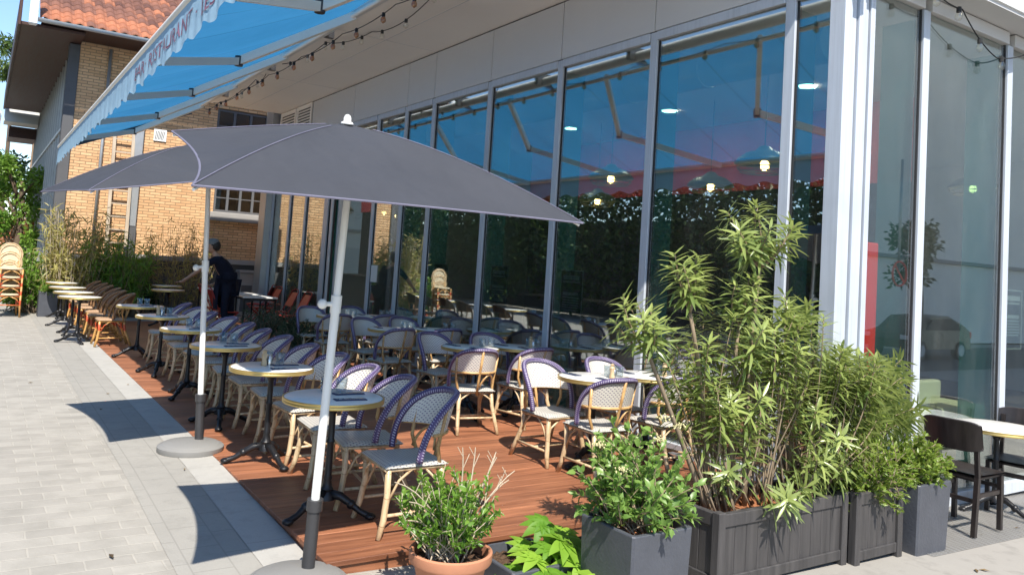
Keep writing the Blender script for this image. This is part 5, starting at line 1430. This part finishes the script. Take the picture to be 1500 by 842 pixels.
for zz in (1.5, 4.6): MB().box(-.5, .6, -.02, -.005, zz, zz+1.4).build('window', M['glass_house'], ap_)

# ---------------------------------------------------------------- across the street: seen in the glass
def mass(name, boxes, mat, n, leaf):
    P=[];
    for (cx, cy_, cz, rx, ry, rz) in boxes:
        d_ = rdir(n); q = RNG.random(n)**.35; P.append(np.stack([cx+rx*d_[:,0]*q, cy_+ry*d_[:,1]*q, cz+rz*d_[:,2]*q], 1))
    P = np.concatenate(P); m_ = len(P)
    o = leaves(name, mat, P, rdir(m_), rdir(m_, .6), leaf*RNG.uniform(.6,1.2,m_), leaf*.5, None, seg=2, shape='ovate'); o['kind'] = 'stuff'; return o
mass('treeline', [(-7.5+RNG.uniform(-.8,.8), 4+k*2.6, RNG.uniform(3.6,4.4), 1.9, 2.1, 3.9) for k in range(15)], M['hedge'], 3800, .27)
hg = MB(); hg.box(-9.5, -9.2, -2, 45, 0, 3.6); o = hg.build('boundary_wall', M['darkstone']); tag(o, 'dark boundary wall behind the trees across the pavement', 'wall', None, 'thing')
ow = thing('street_house', 'pale rendered building across the road mirrored in the side windows', 'building', (30, -9.6, 0))
MB().box(-20, 55, -6, 0, -.3, 16).build('wall', M['paint_wall'], ow); MB().bbox(-20, 55, .001, .12, 2.9, 3.05, .01).build('ledge', M['stone'], ow)
for k in range(0): MB().box(-8+k*5.5, -6.2+k*5.5, .002, .03, 5.0, 6.8).build('window', M['glass_house'], ow)
def car():
    t = thing('parked_car', 'dark grey hatchback parked across the road, mirrored in the side window', 'car', (24.6, -6.2, G(12,-6)+.004), 0); t.scale = (.9, .9, .9)
    side = [(-2.0,.35),(-2.02,.62),(-1.85,.82),(-1.15,.95),(-.55,1.38),(.75,1.45),(1.55,1.18),(1.9,1.0),(1.98,.62),(1.95,.35)]
    m = MB(); rows = [-.82,-.78,-.6,0,.6,.78,.82]; sc = [.0,.02,.05,.06,.05,.02,.0]
    vs = []; 
    for k, yv in enumerate(rows):
        for x, z in side:
            tz = z; yy = yv*(1-.16*max(0, (z-.9)/.5)); vs.append((x*(.97+sc[k]*.4), yy, tz + sc[k]*.3))
    n = len(side); m.add(vs, [(a*n+i, a*n+(i+1)%n, (a+1)*n+(i+1)%n, (a+1)*n+i) for a in range(6) for i in range(n)] + [tuple(range(n)), tuple(6*n+i for i in range(n))[::-1]])
    m.build('body', M['carpaint'], t, 'auto')
    for s in (-1, 1): MB().prism([(-1.0,.98),(-.5,1.32),(.7,1.38),(1.35,1.12),(1.3,.98)], 1, s*.80, s*.735).build('side_window', M['joint'], t)
    for x in (-1.25, 1.25):
        for s in (-1, 1):
            wq = MB(); wq.tube([(x, s*.66, .31), (x, s*.845, .31)], .31, 20); wo_ = wq.build('wheel', M['tyre'], t, 'auto')
            MB().tube([(x, s*.80, .31), (x, s*.855, .31)], .2, 14).build('rim', M['alu'], wo_, 'auto')
    for s in (-1, 1): MB().bbox(-2.04,-1.95, s*.68-.14, s*.68+.14, .66, .8, .01).build('headlight', M['white'], t); MB().bbox(1.93,2.01, s*.68-.12, s*.68+.12, .72, .95, .01).build('tail_light', M['red'], t)
    return t
car()
sg = thing('road_sign', 'round no parking sign on a pole by the road, mirrored in the first side window', 'sign', (17.9, -3.0, G(9.6,-3)))
MB().tube([(0,0,0),(0,0,2.7)], .03, 10).build('pole', M['zinc'], sg, True)
MB().lathe([(.3,0),(.3,.02)], 28).build('disc', m_plain('blue_sign', (.03,.06,.35), .4), sg).rotation_euler = (-PI/2, 0, 0)
sg.children[-1].location = (0,.035,2.4)
rg = MB().tube([(.285*math.cos(a), .06, 2.4+.285*math.sin(a)) for a in np.linspace(0,2*PI,29)[:-1]], .022, 6, closed=True); rg.bar((-.2,.062,2.6),(.2,.062,2.2),.05,.01,(0,1,0)); rg.build('red_ring', M['red'], sg)
tree('street tree across the road mirrored in the first side window', 21.6, -4.6, 3.7, .8, M['hedge'], 1300, .2, 1.7, lf=.45)
